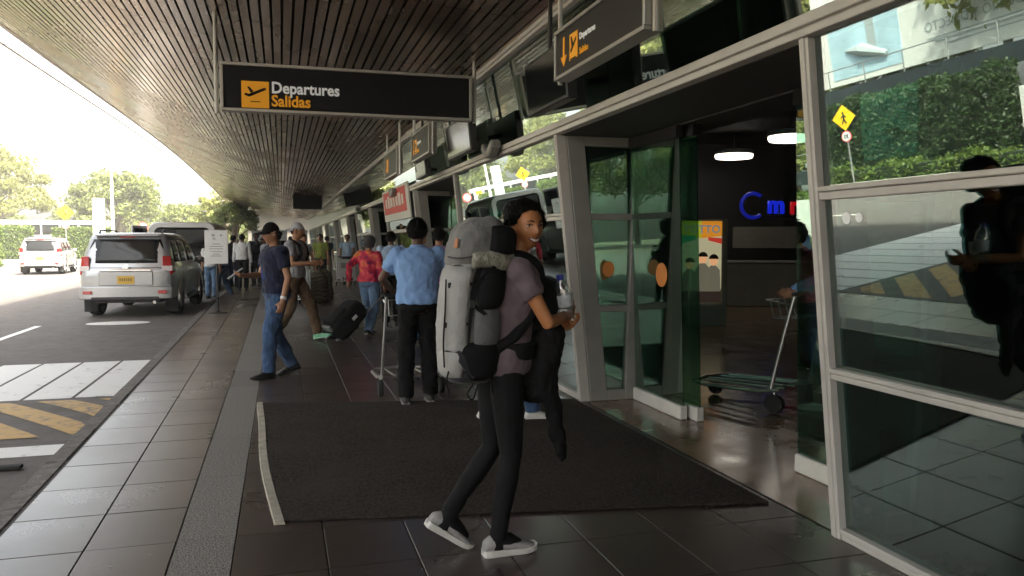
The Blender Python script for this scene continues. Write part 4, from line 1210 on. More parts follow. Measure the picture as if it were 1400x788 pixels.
def person(label, loc, rz, h=1.70, female=False, feet=((-.10, 0, 0, 0), (.10, 0, 0, 0)), hands=(None, None), lean=(0, 0), twist=0, pelvis=(0, 0), pelvis_drop=0.0,
           head=(0, 0), top='shirt_blue', sleeve='short', bottom='denim', shoes=('shoe_black', 'shoe_black'), skinm='skin_tan', hair='hair_black', hairstyle='short', cap=None,
           vox=.011, group=None, slim=False, untucked=True, hint=None, curl=.5, elbow=((-.6, -1, -.2), (.6, -1, -.2)), face=True, foot_dirs=None, shirt_fit=.022, palm=None, girth=1.0, headback=0.0, sleeve_len=None, hem=None, strands=0):
    s = h / 1.70
    root = thing('person', label, 'person', loc, rz, group)
    ft = []
    for (x, y, z, p) in feet: ft.append((Vector((x * s, y * s, (z + .085) * s)), p))
    pz = .925 * s - pelvis_drop
    for (a, p), sd in zip(ft, (-1, 1)):
        dxy = math.hypot(a.x - (pelvis[0] + sd * .085) * s, a.y - pelvis[1] * s)
        pz = min(pz, a.z + math.sqrt(max(.1, (.835 * s) ** 2 - dxy ** 2)) + .0)
    zoff = pz / s - .925 + .012
    def S(x, y, z):
        t = sm(.95, 1.40, z); c, q = math.cos(R(twist) * t), math.sin(R(twist) * t)
        xx, yy = x * c - y * q, x * q + y * c
        return Vector(((xx + pelvis[0] + lean[0] * (z - .93)) * s, (yy + pelvis[1] + lean[1] * (z - .93)) * s, (z + zoff) * s))
    hipw = .093 if female else .088
    sh = .165 if female else .185
    TR = [(.84, .10, .085), (.88, .155, .108), (.93, .172, .118), (.99, .158, .112), (1.06, .128, .098), (1.14, .134, .102), (1.22, .150, .112), (1.30, .160, .112), (1.36, .158, .10), (1.405, .125, .082), (1.435, .075, .066)] if female else \
         [(.84, .10, .085), (.88, .150, .108), (.93, .164, .118), (.99, .160, .116), (1.06, .152, .110), (1.14, .156, .112), (1.22, .168, .118), (1.30, .180, .120), (1.36, .178, .108), (1.405, .145, .088), (1.435, .08, .068)]
    TR = [(z, a * girth, b * girth) for z, a, b in TR]
    def torso(mb, lo, hi, off, cuts=None):
        rs = []
        for z, rx, ry in TR:
            if z < lo - 1e-6 or z > hi + 1e-6: continue
            ring = []
            for k in range(20):
                a = 2 * math.pi * k / 20
                cx, sy = math.cos(a), math.sin(a)
                bust = .022 * max(0, sy) * math.exp(-((z - 1.25) / .07) ** 2) if female else .008 * max(0, sy) * math.exp(-((z - 1.28) / .08) ** 2)
                butt = .020 * max(0, -sy) * math.exp(-((z - .90) / .06) ** 2)
                ring.append(S((rx + off) * math.copysign(abs(cx) ** .9, cx), math.copysign((abs(sy) ** .92) * (ry + off) + bust + butt, sy), z))
            rs.append(ring)
        mb.rings(rs)
    neck0, neck1 = S(0, -.012, 1.40), S(0, .012 - headback, 1.52)
    hc = S(0, .026 - headback, 1.582)
    hm = Matrix.Translation(hc) @ Matrix.Rotation(R(head[0] + twist), 4, 'Z') @ Matrix.Rotation(R(head[1]), 4, 'X') @ Matrix.Diagonal((s * (.97 if female else 1), s, s * (.96 if female else 1), 1))
    B = MB()
    torso(B, .84, 1.44, -.004)
    B.tube([neck0, neck0.lerp(neck1, .5), neck1], [.062 * s, .052 * s, .054 * s] if not female else [.054 * s, .045 * s, .047 * s], 14, ends=True)
    head_grid(B, hm)
    for sd in (-1, 1):
        B.ellipsoid(hm @ Vector((sd * .081, -.012, -.004)), (.013 * s, .020 * s, .032 * s), rot=hm.to_3x3().normalized() @ Matrix.Rotation(R(-22 * sd), 3, 'Z'), n=10, m=7)
    legs, arms = [], []
    ltot = min(.845 * s, 1.006 * max((S(sd * hipw, 0, .90) - ft[i][0]).length for i, sd in enumerate((-1, 1))))
    for i, sd in enumerate((-1, 1)):
        hip = S(sd * hipw, 0, .90); an, p = ft[i]
        fd = Vector((0, 1, 0)) if not foot_dirs else Vector((*foot_dirs[i], 0))
        knee, an = ik(hip, an, ltot * .503, ltot * .497, fd + Vector((sd * .08, 0, .05)))
        legs.append((hip, knee, an, fd, p))
        rad = (.074, .066, .048, .047, .032) if not female else (.076, .064, .045, .044, .029)
        B.tube([hip, hip.lerp(knee, .45), knee, knee.lerp(an, .32), an], [r * s for r in rad], 14, ends=True)
        fdn = fd.normalized() * math.cos(p) + Vector((0, 0, math.sin(p)))
        upv = Vector((0, 0, 1)) * math.cos(p) - fd.normalized() * math.sin(p)
        B.tube([an - fdn * .025 * s - upv * .04 * s, an + fdn * .08 * s - upv * .055 * s], [.024 * s, .020 * s], 10, ends=True)
        shd = S(sd * sh, -.005, 1.378)
        tgt = hands[i]
        tgt = S(sd * (sh + .07), .03, .83) if tgt is None else Vector((tgt[0] * s, tgt[1] * s, tgt[2] * s))
        el, wr = ik(shd, tgt, .285 * s, .255 * s, Vector(elbow[i]))
        arms.append((shd, el, wr))
        ar = (.050, .045, .039, .037, .026) if not female else (.042, .038, .033, .031, .022)
        B.tube([shd, shd.lerp(el, .5), el, el.lerp(wr, .35), wr], [r * s for r in ar], 12, ends=True)
        dr = (wr - el).normalized()
        pn = Vector((-sd, 0, 0)) if palm is None or palm[i] is None else Vector(palm[i])
        add_hand(B, wr, dr, pn, 1 if (dr.cross(pn)).y * 1 > 0 else -1, curl, s)
    body = remesh(B.build('body', skinm, root, smooth=True), vox, 3, fac=.45)
    # trousers
    T = MB(); off = .004 if slim else .007
    torso(T, .84, 1.06 if (not untucked) else .99, off)
    for hip, knee, an, fd, p in legs:
        if slim: rad = (.090, .077, .054, .055, .038)
        else: rad = (.104, .096, .082, .078, .072)
        end = an + Vector((0, 0, .022 * s if slim else -.012 * s))
        T.tube([hip, hip.lerp(knee, .45), knee, knee.lerp(an, .32), end], [r * s for r in rad], 14)
    remesh(T.build('trousers' if not slim else 'leggings', bottom, root, smooth=True), max(vox, .009), 2, .010 if slim else .028, .075, .5)
    # top
    A = MB(); torso(A, hem if hem else (.93 if untucked else 1.05), 1.44, shirt_fit)
    if not untucked: 
        pass
    for i, (shd, el, wr) in enumerate(arms):
        if sleeve == 'none': continue
        if sleeve == 'short':
            e = shd.lerp(el, sleeve_len or .62)
            A.tube([shd, shd.lerp(el, .3), e], [(.080 if not female else .068) * s, (.070 if not female else .060) * s, (.066 if not female else .054) * s], 14, ends=False); A.ellipsoid(shd, [(.080 if not female else .068) * s] * 3)
        else:
            A.tube([shd, shd.lerp(el, .5), el, el.lerp(wr, .5), el.lerp(wr, .95)], [.078 * s, .062 * s, .056 * s, .050 * s, .040 * s], 14); A.ellipsoid(shd, [.078 * s] * 3)
    A.tube([S(0, -.014, 1.40), S(0, -.006, 1.45)], [.092 * s, .068 * s], 16)
    remesh(A.build('shirt', top, root, smooth=True), max(vox, .009), 2, .028, .075, .5)
    for i, (hip, knee, an, fd, p) in enumerate(legs):
        shoe(root, an, (fd.x, fd.y), p, s, shoes[0], shoes[1])
    # hair / cap
    if hair:
        Hm = MB()
        vol = .004 if cap else (.016 if hairstyle == 'short' else .026)
        def hf(p, d):
            k = hair_mask_short(d)
            if hairstyle == 'updo': k = updo_mask(d)
            if hairstyle == 'long': 
                lim = -.75 if d[1] < .1 else (-.15 + .72 * sm(.1, .55, d[1]))
                k = sm(lim - .06, lim + .10, d[2])
            n_ = .009 * mnoise.noise(Vector(d) * 7) + .005 * mnoise.noise(Vector(d) * 19)
            dd = Vector((d[0] * 1.25, d[1], d[2] * .75)) * ((1 - .62 * sm(-.15, .35, d[1])) if hairstyle == 'updo' else 1)
            return p * (1 - .10 * (1 - k)) + dd * k * (vol + n_)
        head_grid(Hm, hm, hf, 36, 26)
        if hairstyle == 'updo':
            for (x, y, z, r) in ((0, -.10, .04, .068), (.035, -.08, .08, .056), (-.035, -.075, .085, .054), (.0, -.04, .110, .046), (.034, -.01, .096, .034), (-.034, -.015, .096, .032), (.052, -.045, .055, .036), (0, -.115, -.03, .055), (.055, -.07, .0, .042), (.04, -.09, -.06, .04)):
                Hm.ellipsoid(hm @ Vector((x, y, z)), (r * s, r * s, r * s * .9))
            o = remesh(Hm.build('hair', hair, root, smooth=True), .006, 2, .014, .018, .5)
        else:
            o = Hm.build('hair', hair, root, smooth=True, angle=80)
        if strands: hair_strands(o, hm, hairstyle, strands, s, hair, cap)
    if cap:
        C = MB()
        def cf(p, d):
            k = sm(.12, .22, d[2] + .06 * d[1])
            sc = .93 + k * .16
            return Vector((p.x * sc, p.y * sc, p.z * (sc + .03 * k)))
        head_grid(C, hm, cf, 36, 28)
        co = C.build('cap', cap[0], root, smooth=True, angle=70)
        Bm = MB(); sg = cap[1]
        def brim(u, v):
            a = math.pi * (.08 + .84 * u); rr = 1 + v * .85
            x = .072 * math.cos(a); y = .088 * math.sin(a)
            return hm @ Vector((x * (1 + .06 * v), sg * (y + .098 * v * math.sin(a)), .034 - .020 * v * v - .012 * abs(math.cos(a)) * v))
        Bm.grid(brim, 14, 5); bo = Bm.build('brim', cap[0], co, smooth=True, fix=False)
        so = bo.modifiers.new('thick', 'SOLIDIFY'); so.thickness = .005
    if face:
        rot = None
        rot = hm.to_3x3().normalized()
        for sd in (-1, 1):
            E = MB(); I = MB(); W = MB(); W2 = MB()
            y = face_y(sd * .031, .010)
            E.ellipsoid(hm @ Vector((sd * .031, y - .004, .011)), (.0135 * s, .008 * s, .0062 * s), rot=rot, n=12, m=8)
            I.ellipsoid(hm @ Vector((sd * .031, y + .0012, .011)), (.0068 * s, .0035 * s, .0064 * s), rot=rot, n=10, m=6)
            W.tube([hm @ Vector((sd * x, face_y(sd * x, z) + .001, z)) for x, z in ((.013, .029), (.028, .036), (.043, .031))], [.0030 * s, .0034 * s, .0018 * s], 6)
            W2.tube([hm @ Vector((sd * x, face_y(sd * x, z) + .0035, z)) for x, z in ((.018, .0135), (.031, .0185), (.045, .0125))], (.0022 if female else .0016) * s, 5)
            eo = E.build('eye', 'eyewhite', root, smooth=True); I.build('iris', 'iris', eo, smooth=True); W.build('eyebrow', 'hair_black', root, smooth=True); W2.build('eyelid', 'hair_black', eo, smooth=True)
        lipm = MB()
        if face == 'smile':
            tz = lambda x: -.062 + .011 * (abs(x) / .03) ** 1.8
            Te = MB(); Te.grid(lambda u, v: hm @ Vector(((-.026 + .052 * u), face_y(-.026 + .052 * u, -.058) + .0030, tz(-.026 + .052 * u) + (.0045 - .0105 * v) * (1 - (2 * u - 1) ** 4))), 12, 2)
            to = Te.build('teeth', 'teeth', root, smooth=True, fix=False); q = to.modifiers.new('thick', 'SOLIDIFY'); q.thickness = .003
            for o_, r in ((.0085, .0038), (-.0105, .0048)):
                lipm.tube([hm @ Vector((x, face_y(x, -.058) + .0025, tz(x) + o_ * (1 - (x / .032) ** 2))) for x in (-.032, -.022, -.011, 0, .011, .022, .032)], [.0015 * s] + [r * s] * 5 + [.0015 * s], 7)
        else:
            lipm.tube([hm @ Vector((x, face_y(x, -.058) + .001, -.058)) for x in (-.022, -.011, 0, .011, .022)], [.002 * s, .0055 * s, .006 * s, .0055 * s, .002 * s], 7)
        lipm.build('lips', 'lip', root, smooth=True)
    root_info = dict(S=S, hm=hm, arms=arms, legs=legs, s=s, root=root)
    return root_info

# ---- the backpacker in front
W_LOC, W_RZ = (1.0, 3.66, 0), R(-90 + 4)
wom = person('young woman in mauve tee and black leggings, smiling back over a big rucksack', W_LOC, W_RZ, h=1.68, female=True,
    feet=((-.075, -.245, .075, R(-34)), (.075, -.03, 0, 0)), hands=((-.02, .31, 1.10), (.03, .345, 1.15)), lean=(0, .17), twist=-12, pelvis=(0, .01),
    head=(-70, -3), top='mauve', bottom='legging', shoes=('shoe_grey', 'shoe_white'), skinm='skin_brown', hairstyle='updo', vox=.005, slim=True, curl=.75,
    elbow=((-.8, -.6, -.8), (.9, -.35, -.75)), face='smile', shirt_fit=.020, hem=.88, palm=((.6, .2, .6), (-.75, -.3, .5)), sleeve_len=.50, strands=7000)
wr = wom['root']; hm = wom['hm']
e = MB(); e.ellipsoid(hm @ Vector((.092, .004, -.050)), (.0095, .0095, .0105)); e.build('earring', 'chrome', wr, smooth=True)
# black ankle socks
for hip, knee, an, fd, p in wom['legs']:
    k = MB(); dk = (knee - an).normalized(); k.tube([an - dk * .045, an, an + dk * .10], [.042, .042, .043], 14, ends=True); fp = fd.normalized() * math.cos(p) + Vector((0, 0, math.sin(p))); k.tube([an - Vector((0, 0, .01)), an + fp * .055 - Vector((0, 0, .022)), an + fp * .10 - Vector((0, 0, .045))], [.040, .038, .028], 14, ends=True); k.build('sock', 'legging', wr, smooth=True)

# big rucksack on her back (own frame = her frame)
bp = thing('rucksack', 'big grey and black trekking rucksack on the smiling woman', 'rucksack', W_LOC, W_RZ)
cloth('pack_grey', (.20, .197, .19), var=.12, vs=9, bump=.5, bs=26); cloth('pack_light', (.40, .395, .38), var=.10, vs=9, bump=.5, bs=22); cloth('pack_dark', (.035, .036, .04), var=.2, bump=.4, bs=30); cloth('pack_black', (.010, .010, .011), bump=.3, sheen=0)
cloth('pack_mid', (.15, .15, .15), var=.12, vs=9, bump=.5, bs=26)
def pring(z, yc, ry, rx, n=24, e=.62, yt=0.0):
    o = []
    for k in range(n):
        a = 2 * math.pi * k / n; c, q = math.cos(a), math.sin(a)
        o.append(Vector((rx * math.copysign(abs(c) ** e, c), yc + ry * math.copysign(abs(q) ** e, q), z)))
    return o
def bag(name, rings_, m, par=bp, sub=1, disp=.012, dsc=.10):
    b = MB(); b.rings([pring(*r) for r in rings_]); o = b.build(name, m, par, smooth=True, angle=80)
    s_ = o.modifiers.new('sub', 'SUBSURF'); s_.levels = 2; s_.render_levels = 2
    if disp:
        t = bpy.data.textures.new('folds', 'CLOUDS'); t.noise_scale = dsc
        d = o.modifiers.new('folds', 'DISPLACE'); d.texture = t; d.strength = disp; d.mid_level = .5
    return o
def cr(pts, n=8):
    P = [Vector(p) for p in pts]; P = [P[0] * 2 - P[1]] + P + [P[-1] * 2 - P[-2]]; o = []
    for i in range(1, len(P) - 2):
        for k in range(n):
            t = k / n; p0, p1, p2, p3 = P[i - 1], P[i], P[i + 1], P[i + 2]
            o.append(.5 * ((2 * p1) + (p2 - p0) * t + (2 * p0 - 5 * p1 + 4 * p2 - p3) * t * t + (3 * p1 - p0 - 3 * p2 + p3) * t ** 3))
    return o + [P[-2]]
def pk(z):   # outline of the pack at height z: centre, depth, width
    return [float(np.interp(z, (.86, .90, .98, 1.10, 1.25, 1.36, 1.42), v)) for v in ((-.165, -.170, -.176, -.176, -.166, -.148, -.135), (.085, .110, .120, .122, .122, .118, .105), (.12, .145, .158, .162, .162, .157, .145))]
def onpack(a, z, off=.004, e=.74):
    """point on the pack skin: a = 0 towards camera side, 90 = to her back, -90 = rear"""
    yc, ry, rx = pk(z); c, q = math.cos(R(a)), math.sin(R(a))
    return Vector(((rx + off) * math.copysign(abs(c) ** e, c), yc + (ry + off) * math.copysign(abs(q) ** e, q), z))
bag('main_bag', [(z, pk(z)[0], pk(z)[1], pk(z)[2], 28, .74) for z in (.87, .90, .98, 1.10, 1.25, 1.36, 1.42)] + [(1.44, -.13, .08, .10, 28, .74)], 'pack_light', disp=.024, dsc=.055)
bag('lid', [(1.375, -.125, .10, .12), (1.39, -.128, .130, .155), (1.45, -.120, .134, .162), (1.53, -.105, .126, .150), (1.59, -.088, .098, .118), (1.62, -.075, .05, .07)], 'pack_grey', disp=.026, dsc=.06)
bag('base_pocket', [(.835, -.155, .06, .09), (.842, -.16, .095, .12), (.865, -.168, .118, .152), (.905, -.170, .124, .160), (.915, -.170, .112, .150)], 'pack_dark', disp=.008)
def pad(name, a0, a1, z0, z1, th, m, slant=0.0, pw=4):
    """padded panel lying on the pack skin between angles a0..a1 and heights z0..z1"""
    b = MB()
    def f(u, v):
        a = a0 + (a1 - a0) * u + slant * (v - .5)
        bul = th * (1 - abs(2 * u - 1) ** pw) * (1 - abs(2 * v - 1) ** pw)
        z = z0 + (z1 - z0) * v
        return onpack(a, min(z, 1.42), .001 + bul)  + Vector((0, 0, max(0, z - 1.42)))
    b.grid(f, 12, 10); o = b.build(name, m, bp, smooth=True, fix=False)
    q = o.modifiers.new('thick', 'SOLIDIFY'); q.thickness = .02; q.offset = -1
    return o
pad('side_pocket', 2, 76, 1.195, 1.385, .030, 'pack_black')
pad('side_panel', 0, 74, 1.02, 1.19, .020, 'pack_mid')
pad('hip_pocket', -14, 78, .875, 1.03, .026, 'pack_black', -18)
pad('rear_panel', -84, -12, .98, 1.38, .012, 'pack_light', 0, 6)
pad('lower_panel', -86, -22, .885, 1.0, .016, 'pack_light', 10)
def lidpt(a, z, off=.006):
    yc, ry, rx = [float(np.interp(z, (1.39, 1.45, 1.53, 1.59), v)) for v in ((-.128, -.12, -.105, -.088), (.13, .134, .126, .098), (.155, .162, .15, .118))]
    c, q = math.cos(R(a)), math.sin(R(a))
    return Vector(((rx + off) * math.copysign(abs(c) ** .62, c), yc + (ry + off) * math.copysign(abs(q) ** .62, q), z))
b = MB(); b.grid(lambda u, v: lidpt(2 + 78 * u, 1.445 + .115 * v, .006 + .018 * (1 - (2 * u - 1) ** 4) * (1 - (2 * v - 1) ** 4)), 10, 8); o = b.build('lid_pocket', 'pack_black', bp, smooth=True, fix=False); q = o.modifiers.new('t', 'SOLIDIFY'); q.thickness = .02; q.offset = -1
b = MB(); b.grid(lambda u, v: lidpt(-14 + 92 * u, 1.388 + .05 * v + .008 * math.sin(u * 9), .010 + .016 * math.sin(math.pi * v)), 16, 8); o = b.build('rolled_sheet', mat('foil_roll', (.33, .32, .26), .5, var=.4, vscale=30, bump=.9, bscale=60), bp, smooth=True, fix=False); q = o.modifiers.new('t', 'SOLIDIFY'); q.thickness = .02; q.offset = -1
def ribbon(name, pts, w, m, par=bp, th=.0035):
    b = MB(); rs = []; P = cr(pts)
    for i, p in enumerate(P):
        t = (P[min(i + 1, len(P) - 1)] - P[max(i - 1, 0)]).normalized()
        n_ = Vector((p.x, p.y + .15, 0)).normalized(); sd = t.cross(n_).normalized(); n_ = sd.cross(t)
        rs.append([p - sd * w - n_ * th, p + sd * w - n_ * th, p + sd * w + n_ * th, p - sd * w + n_ * th])
    b.rings(rs); return b.build(name, m, par, smooth=True)
ribbon('compression_strap', [onpack(0, 1.41, .014), onpack(-3, 1.30, .016), onpack(-7, 1.15, .016), onpack(-12, 1.0, .016)], .014, 'pack_black')
ribbon('piping', [onpack(-8, 1.30, .016), onpack(-20, 1.37, .016), onpack(-50, 1.39, .016), onpack(-74, 1.36, .012), onpack(-84, 1.28, .010), onpack(-86, 1.15, .010), onpack(-86, 1.0, .012)], .005, 'pack_black')
ribbon('compression_strap', [onpack(-2, 1.21, .022), onpack(12, 1.165, .028), onpack(30, 1.12, .026), onpack(60, 1.08, .022)], .009, 'pack_black')
ribbon('compression_strap', [onpack(-16, 1.33, .020), onpack(-18, 1.25, .020), onpack(-17, 1.19, .020)], .010, 'pack_black')
ribbon('trim_band', [onpack(-88, .99, .016), onpack(-56, 1.01, .022), onpack(-28, .995, .022), onpack(-14, .95, .026), onpack(0, .885, .028)], .018, 'pack_dark')
ribbon('compression_strap', [lidpt(20, 1.44, .016), onpack(15, 1.38, .036), onpack(5, 1.35, .030), onpack(-2, 1.30, .020)], .010, 'pack_black')
ribbon('seam_tape', [onpack(-60, 1.37, .010), onpack(-61, 1.2, .012), onpack(-62, 1.02, .012)], .003, 'pack_mid')
for zz_ in (1.30, 1.12):
    ribbon('compression_strap', [onpack(-86, zz_ - .02, .016), onpack(-60, zz_, .020), onpack(-30, zz_ + .005, .020), onpack(-6, zz_ + .01, .022)], .007, 'pack_black')
    b = MB(); b.box(onpack(-48, zz_ + .002, .024), (.012, .034, .026)); b.build('buckle', 'black', bp, bevel=.004)
ribbon('zip', [onpack(-78, 1.34, .016), onpack(-70, 1.375, .016), onpack(-45, 1.38, .016), onpack(-30, 1.34, .018), onpack(-27, 1.2, .018), onpack(-27, 1.05, .018)], .003, 'pack_dark')
ribbon('zip', [lidpt(-80, 1.43, .012), lidpt(-50, 1.425, .016), lidpt(-20, 1.43, .016), lidpt(0, 1.445, .014)], .003, 'pack_dark')
ribbon('haul_loop', [lidpt(60, 1.58, .02), lidpt(75, 1.615, .02), lidpt(92, 1.58, .02)], .008, 'pack_black')
lg = MB(); lg.grid(lambda u, v: lidpt(-66 + 14 * u * (1 - .4 * v), 1.472 + .042 * v, .010), 3, 3); o = lg.build('logo_patch', mat('logo_orange', (.50, .19, .09), .6), bp, fix=False); q = o.modifiers.new('t', 'SOLIDIFY'); q.thickness = .004
for sd in (-1, 1):
    b = MB(); b.tube(cr([(sd * .09, -.06, 1.39), (sd * .105, .02, 1.435), (sd * .11, .115, 1.415), (sd * .115, .165, 1.34), (sd * .125, .13, 1.18), (sd * .14, .03, 1.06), (sd * .14, -.06, 1.0)], 4), [.028] * 25, 10)
    b.build('shoulder_strap', 'pack_black', bp, smooth=True)
b = MB(); b.rings([[Vector((math.cos(a) * (.166 + o), .045 + math.sin(a) * (.130 + o), z)) for a in [2 * math.pi * k / 24 for k in range(24)]] for z, o in ((.945, .0), (.955, .012), (1.015, .012), (1.025, 0))]); b.build('hip_belt', 'pack_black', bp, smooth=True)
for pts in ([(.13, -.285, .92), (.14, -.30, .86), (.135, -.285, .81), (.14, -.29, .785)], [(.14, -.17, .85), (.14, -.20, .80), (.14, -.175, .775), (.14, -.15, .84)], [(.15, -.09, .86), (.155, -.085, .80)], [(.14, -.30, 1.33), (.142, -.305, 1.2), (.145, -.315, 1.05), (.14, -.31, .93)]):
    b = MB(); b.tube(cr(pts, 5), .004, 5); b.build('cord', 'pack_black', bp, smooth=True)
b = MB(); b.box(onpack(-5, 1.22, .026), (.012, .03, .04)); b.build('buckle', 'black', bp, bevel=.004)

# black jacket bundled over her arms, one sleeve hanging
jk = thing('jacket', 'black jacket bundled at her waist with one sleeve hanging down', 'jacket', W_LOC, W_RZ)
b = MB()
b.rings([pring(z, yc, ry, rx, 18, .8) for z, yc, ry, rx in ((1.10, .245, .04, .10), (1.085, .24, .070, .15), (1.02, .225, .085, .17), (.93, .20, .090, .175), (.84, .18, .090, .165), (.76, .175, .080, .15), (.72, .18, .05, .11))])
b.tube([(.10, .20, .84), (.115, .235, .72), (.12, .25, .60), (.125, .275, .50), (.125, .285, .455)], [.062, .046, .038, .034, .024], 12, ends=True)
remesh(b.build('jacket_body', 'black_cloth', jk, smooth=True), .008, 3, .030, .055)
# daypack worn on the chest
fbg = thing('chest_bag', 'small black bag worn on the chest of the smiling woman', 'bag', W_LOC, W_RZ)
b = MB(); b.rings([pring(z, yc, ry, rx, 18, .75) for z, yc, ry, rx in ((1.07, .19, .05, .08), (1.085, .195, .075, .115), (1.17, .215, .085, .12), (1.26, .215, .075, .115), (1.32, .20, .05, .09))])
o = b.build('pouch', 'pack_black', fbg, smooth=True); q = o.modifiers.new('sub', 'SUBSURF'); q.levels = 2; q.render_levels = 2
# bottle and papers in her hands
M['pet'] = glass_mat('clear_bottle', (.90, .93, .95), .22, (1, 1, 1), .02, .9)
M['cap_blue'] = mat('blue_cap', (.02, .035, .30), .4)
bt = thing('water_bottle', 'clear water bottle with blue cap held by the smiling woman', 'bottle', W_LOC, W_RZ)
ax = (Vector((.10, .275, 1.345)) - Vector((.085, .325, 1.13))).normalized(); b0 = Vector((.085, .325, 1.13))
rotb = ax.to_track_quat('Z', 'Y').to_matrix()
BT = lambda r, h, a: b0 + rotb @ Vector((r * math.cos(a), r * math.sin(a), h))
b = MB(); b.lathe([(.0, 0), (.034, 0), (.037, .008), (.036, .06), (.0385, .065), (.036, .07), (.0385, .10), (.037, .135), (.030, .165), (.016, .185), (.0135, .20), (.0, .20)], 20, fn=BT); b.build('bottle_body', 'pet', bt, smooth=True)
b = MB(); b.lathe([(.0, .192), (.0165, .192), (.0165, .217), (.0, .217)], 16, fn=BT); b.build('bottle_cap', 'cap_blue', bt)
b = MB(); b.lathe([(.0372, .06), (.0386, .062), (.0386, .118), (.0372, .12)], 20, fn=BT); b.build('bottle_label', mat('bottle_label', (.66, .70, .74), .5, var=.2, vscale=40), bt, smooth=True)
pp = thing('papers', 'folded white papers in the hand of the smiling woman', 'papers', W_LOC, W_RZ)
b = MB(); b.grid(lambda u, v: (.085 - .02 * u, .265 + .10 * u, 1.235 - .075 * v + .02 * u + .008 * math.sin(6 * u)), 6, 3); o = b.build('sheet', 'white', pp, fix=False, smooth=True); q = o.modifiers.new('t', 'SOLIDIFY'); q.thickness = .003
# ================================================================== OTHER PEOPLE AND THEIR LUGGAGE
G_P = 'travellers on the pavement'
def heading(dx_, dy_): return math.atan2(-dx_, dy_)

def trolley(label, loc, rz, group='luggage trolleys', number=None, panel=False):
    t = thing('luggage_trolley', label, 'trolley', loc, rz, group)
    r = .014
    b = MB()   # U-shaped base rail
    b.tube([(-.30, -.02, .20), (-.31, .15, .17), (-.30, .62, .15), (-.24, .78, .15), (0, .84, .15), (.24, .78, .15), (.30, .62, .15), (.31, .15, .17), (.30, -.02, .20)], r * 1.3, 10)
    b.build('base_frame', 'steel', t, smooth=True)
    for x in (-.15, 0, .15):
        c = MB(); c.tube([(x, .02, .19), (x, .81, .15)], r * .8, 8); c.build('deck_bar', 'steel', t, smooth=True)
    c = MB(); c.tube([(-.30, .10, .18), (.30, .10, .18)], r, 8); c.build('cross_bar', 'steel', t, smooth=True)
    for sd in (-1, 1):
        c = MB(); c.tube([(sd * .28, .06, .20), (sd * .26, -.02, .62), (sd * .25, -.10, .98)], r * 1.1, 10); c.build('upright', 'steel', t, smooth=True)
        w = MB(); w.lathe([(.02, -.022), (.075, -.022), (.082, 0), (.075, .022), (.02, .022)], 18, fn=lambda q, h, a: (sd * .30 + h, .02 + q * math.cos(a), .085 + q * math.sin(a))); w.build('wheel', 'rubber', t, smooth=True)
        w = MB(); w.tube([(sd * .30, .02, .20), (sd * .30, .02, .085)], .012, 8); w.build('wheel_fork', 'steel', t, smooth=True)
    w = MB(); w.lathe([(.02, -.02), (.06, -.02), (.066, 0), (.06, .02), (.02, .02)], 16, fn=lambda q, h, a: (h, .74 + q * math.cos(a), .068 + q * math.sin(a))); w.build('wheel', 'rubber', t, smooth=True)
    c = MB(); c.tube([(-.27, -.10, .99), (.27, -.10, .99)], .018, 10); c.build('handle', 'black', t, smooth=True)
    c = MB(); c.tube([(-.26, -.02, .66), (.26, -.02, .66)], r, 8); c.build('cross_bar', 'steel', t, smooth=True)
    k = MB()
    k.tube([(-.25, -.08, .90), (-.25, .13, .93), (.25, .13, .93), (.25, -.08, .90)], .008, 6)
    k.tube([(-.25, -.05, .78), (-.22, .09, .78), (.22, .09, .78), (.25, -.05, .78)], .008, 6)
    for x in (-.2, -.1, 0, .1, .2): k.tube([(x, -.05, .78), (x, .09, .78), (x, .13, .93)], .005, 5)
    k.build('basket', 'steel', t, smooth=True)
    if panel:
        p = MB(); p.box((0, .85, .52), (.50, .03, .62)); pn = p.build('advert_panel', 'white', t, bevel=.02, seg=2)
        MB().box((0, .868, .50), (.30, .012, .2)).build('advert_print', 'mural', pn)
        MB().box((0, -.13, .60), (.46, .02, .62)).build('advert_panel', 'white', t, bevel=.02)
        MB().box((0, -.142, .70), (.30, .008, .18)).build('advert_print', 'mural', t)
    if number:
        MB().box((0, -.13, .26), (.34, .03, .18)).build('number_plate', 'white', t, bevel=.01)
        text('numerals', number, .17, 'black', t, face_mtx((0, -.147, .205), (0, -1, 0)), align='CENTER', bold=.004)
    return t

# man in blue shirt, seen from behind, pushing a trolley
pb = person('man in bright blue shirt and black trousers, back to us, pushing a trolley', (1.20, 7.20, 0), heading(.12, 1), h=1.70, feet=((-.12, -.02, 0, 0), (.11, .06, 0, 0)),
    hands=((-.22, .30, 1.02), (.25, .30, 1.02)), lean=(0, .05), head=(-8, -4), top='shirt_blue', bottom='black_cloth', shoes=('shoe_black', 'sole_grey'), skinm='skin_dark', hem=.93, vox=.010, girth=1.10, shirt_fit=.026, group=G_P, elbow=((-1, -.5, -.2), (1, -.5, -.2)), strands=3500)
b = MB(); S = pb['S']; s = pb['s']
b.rings([[S(math.cos(a) * (.201 + .0), math.sin(a) * (.153 + .0), z) for a in [2 * math.pi * k / 28 for k in range(28)]] for z in (.885, .888, .920, .923)])
b.build('belt', 'black_cloth', pb['root'], smooth=True)
b = MB(); b.rings([[S(math.cos(a) * rr, -.012 + math.sin(a) * rr, z) for a in [2 * math.pi * k / 20 for k in range(20)]] for z, rr in ((1.425, .080), (1.465, .066), (1.468, .060), (1.43, .064))]); b.build('collar', 'shirt_blue', pb['root'], smooth=True)
trolley('steel luggage trolley pushed by the man in bright blue shirt', (1.20, 7.62, 0), heading(-.02, 1))

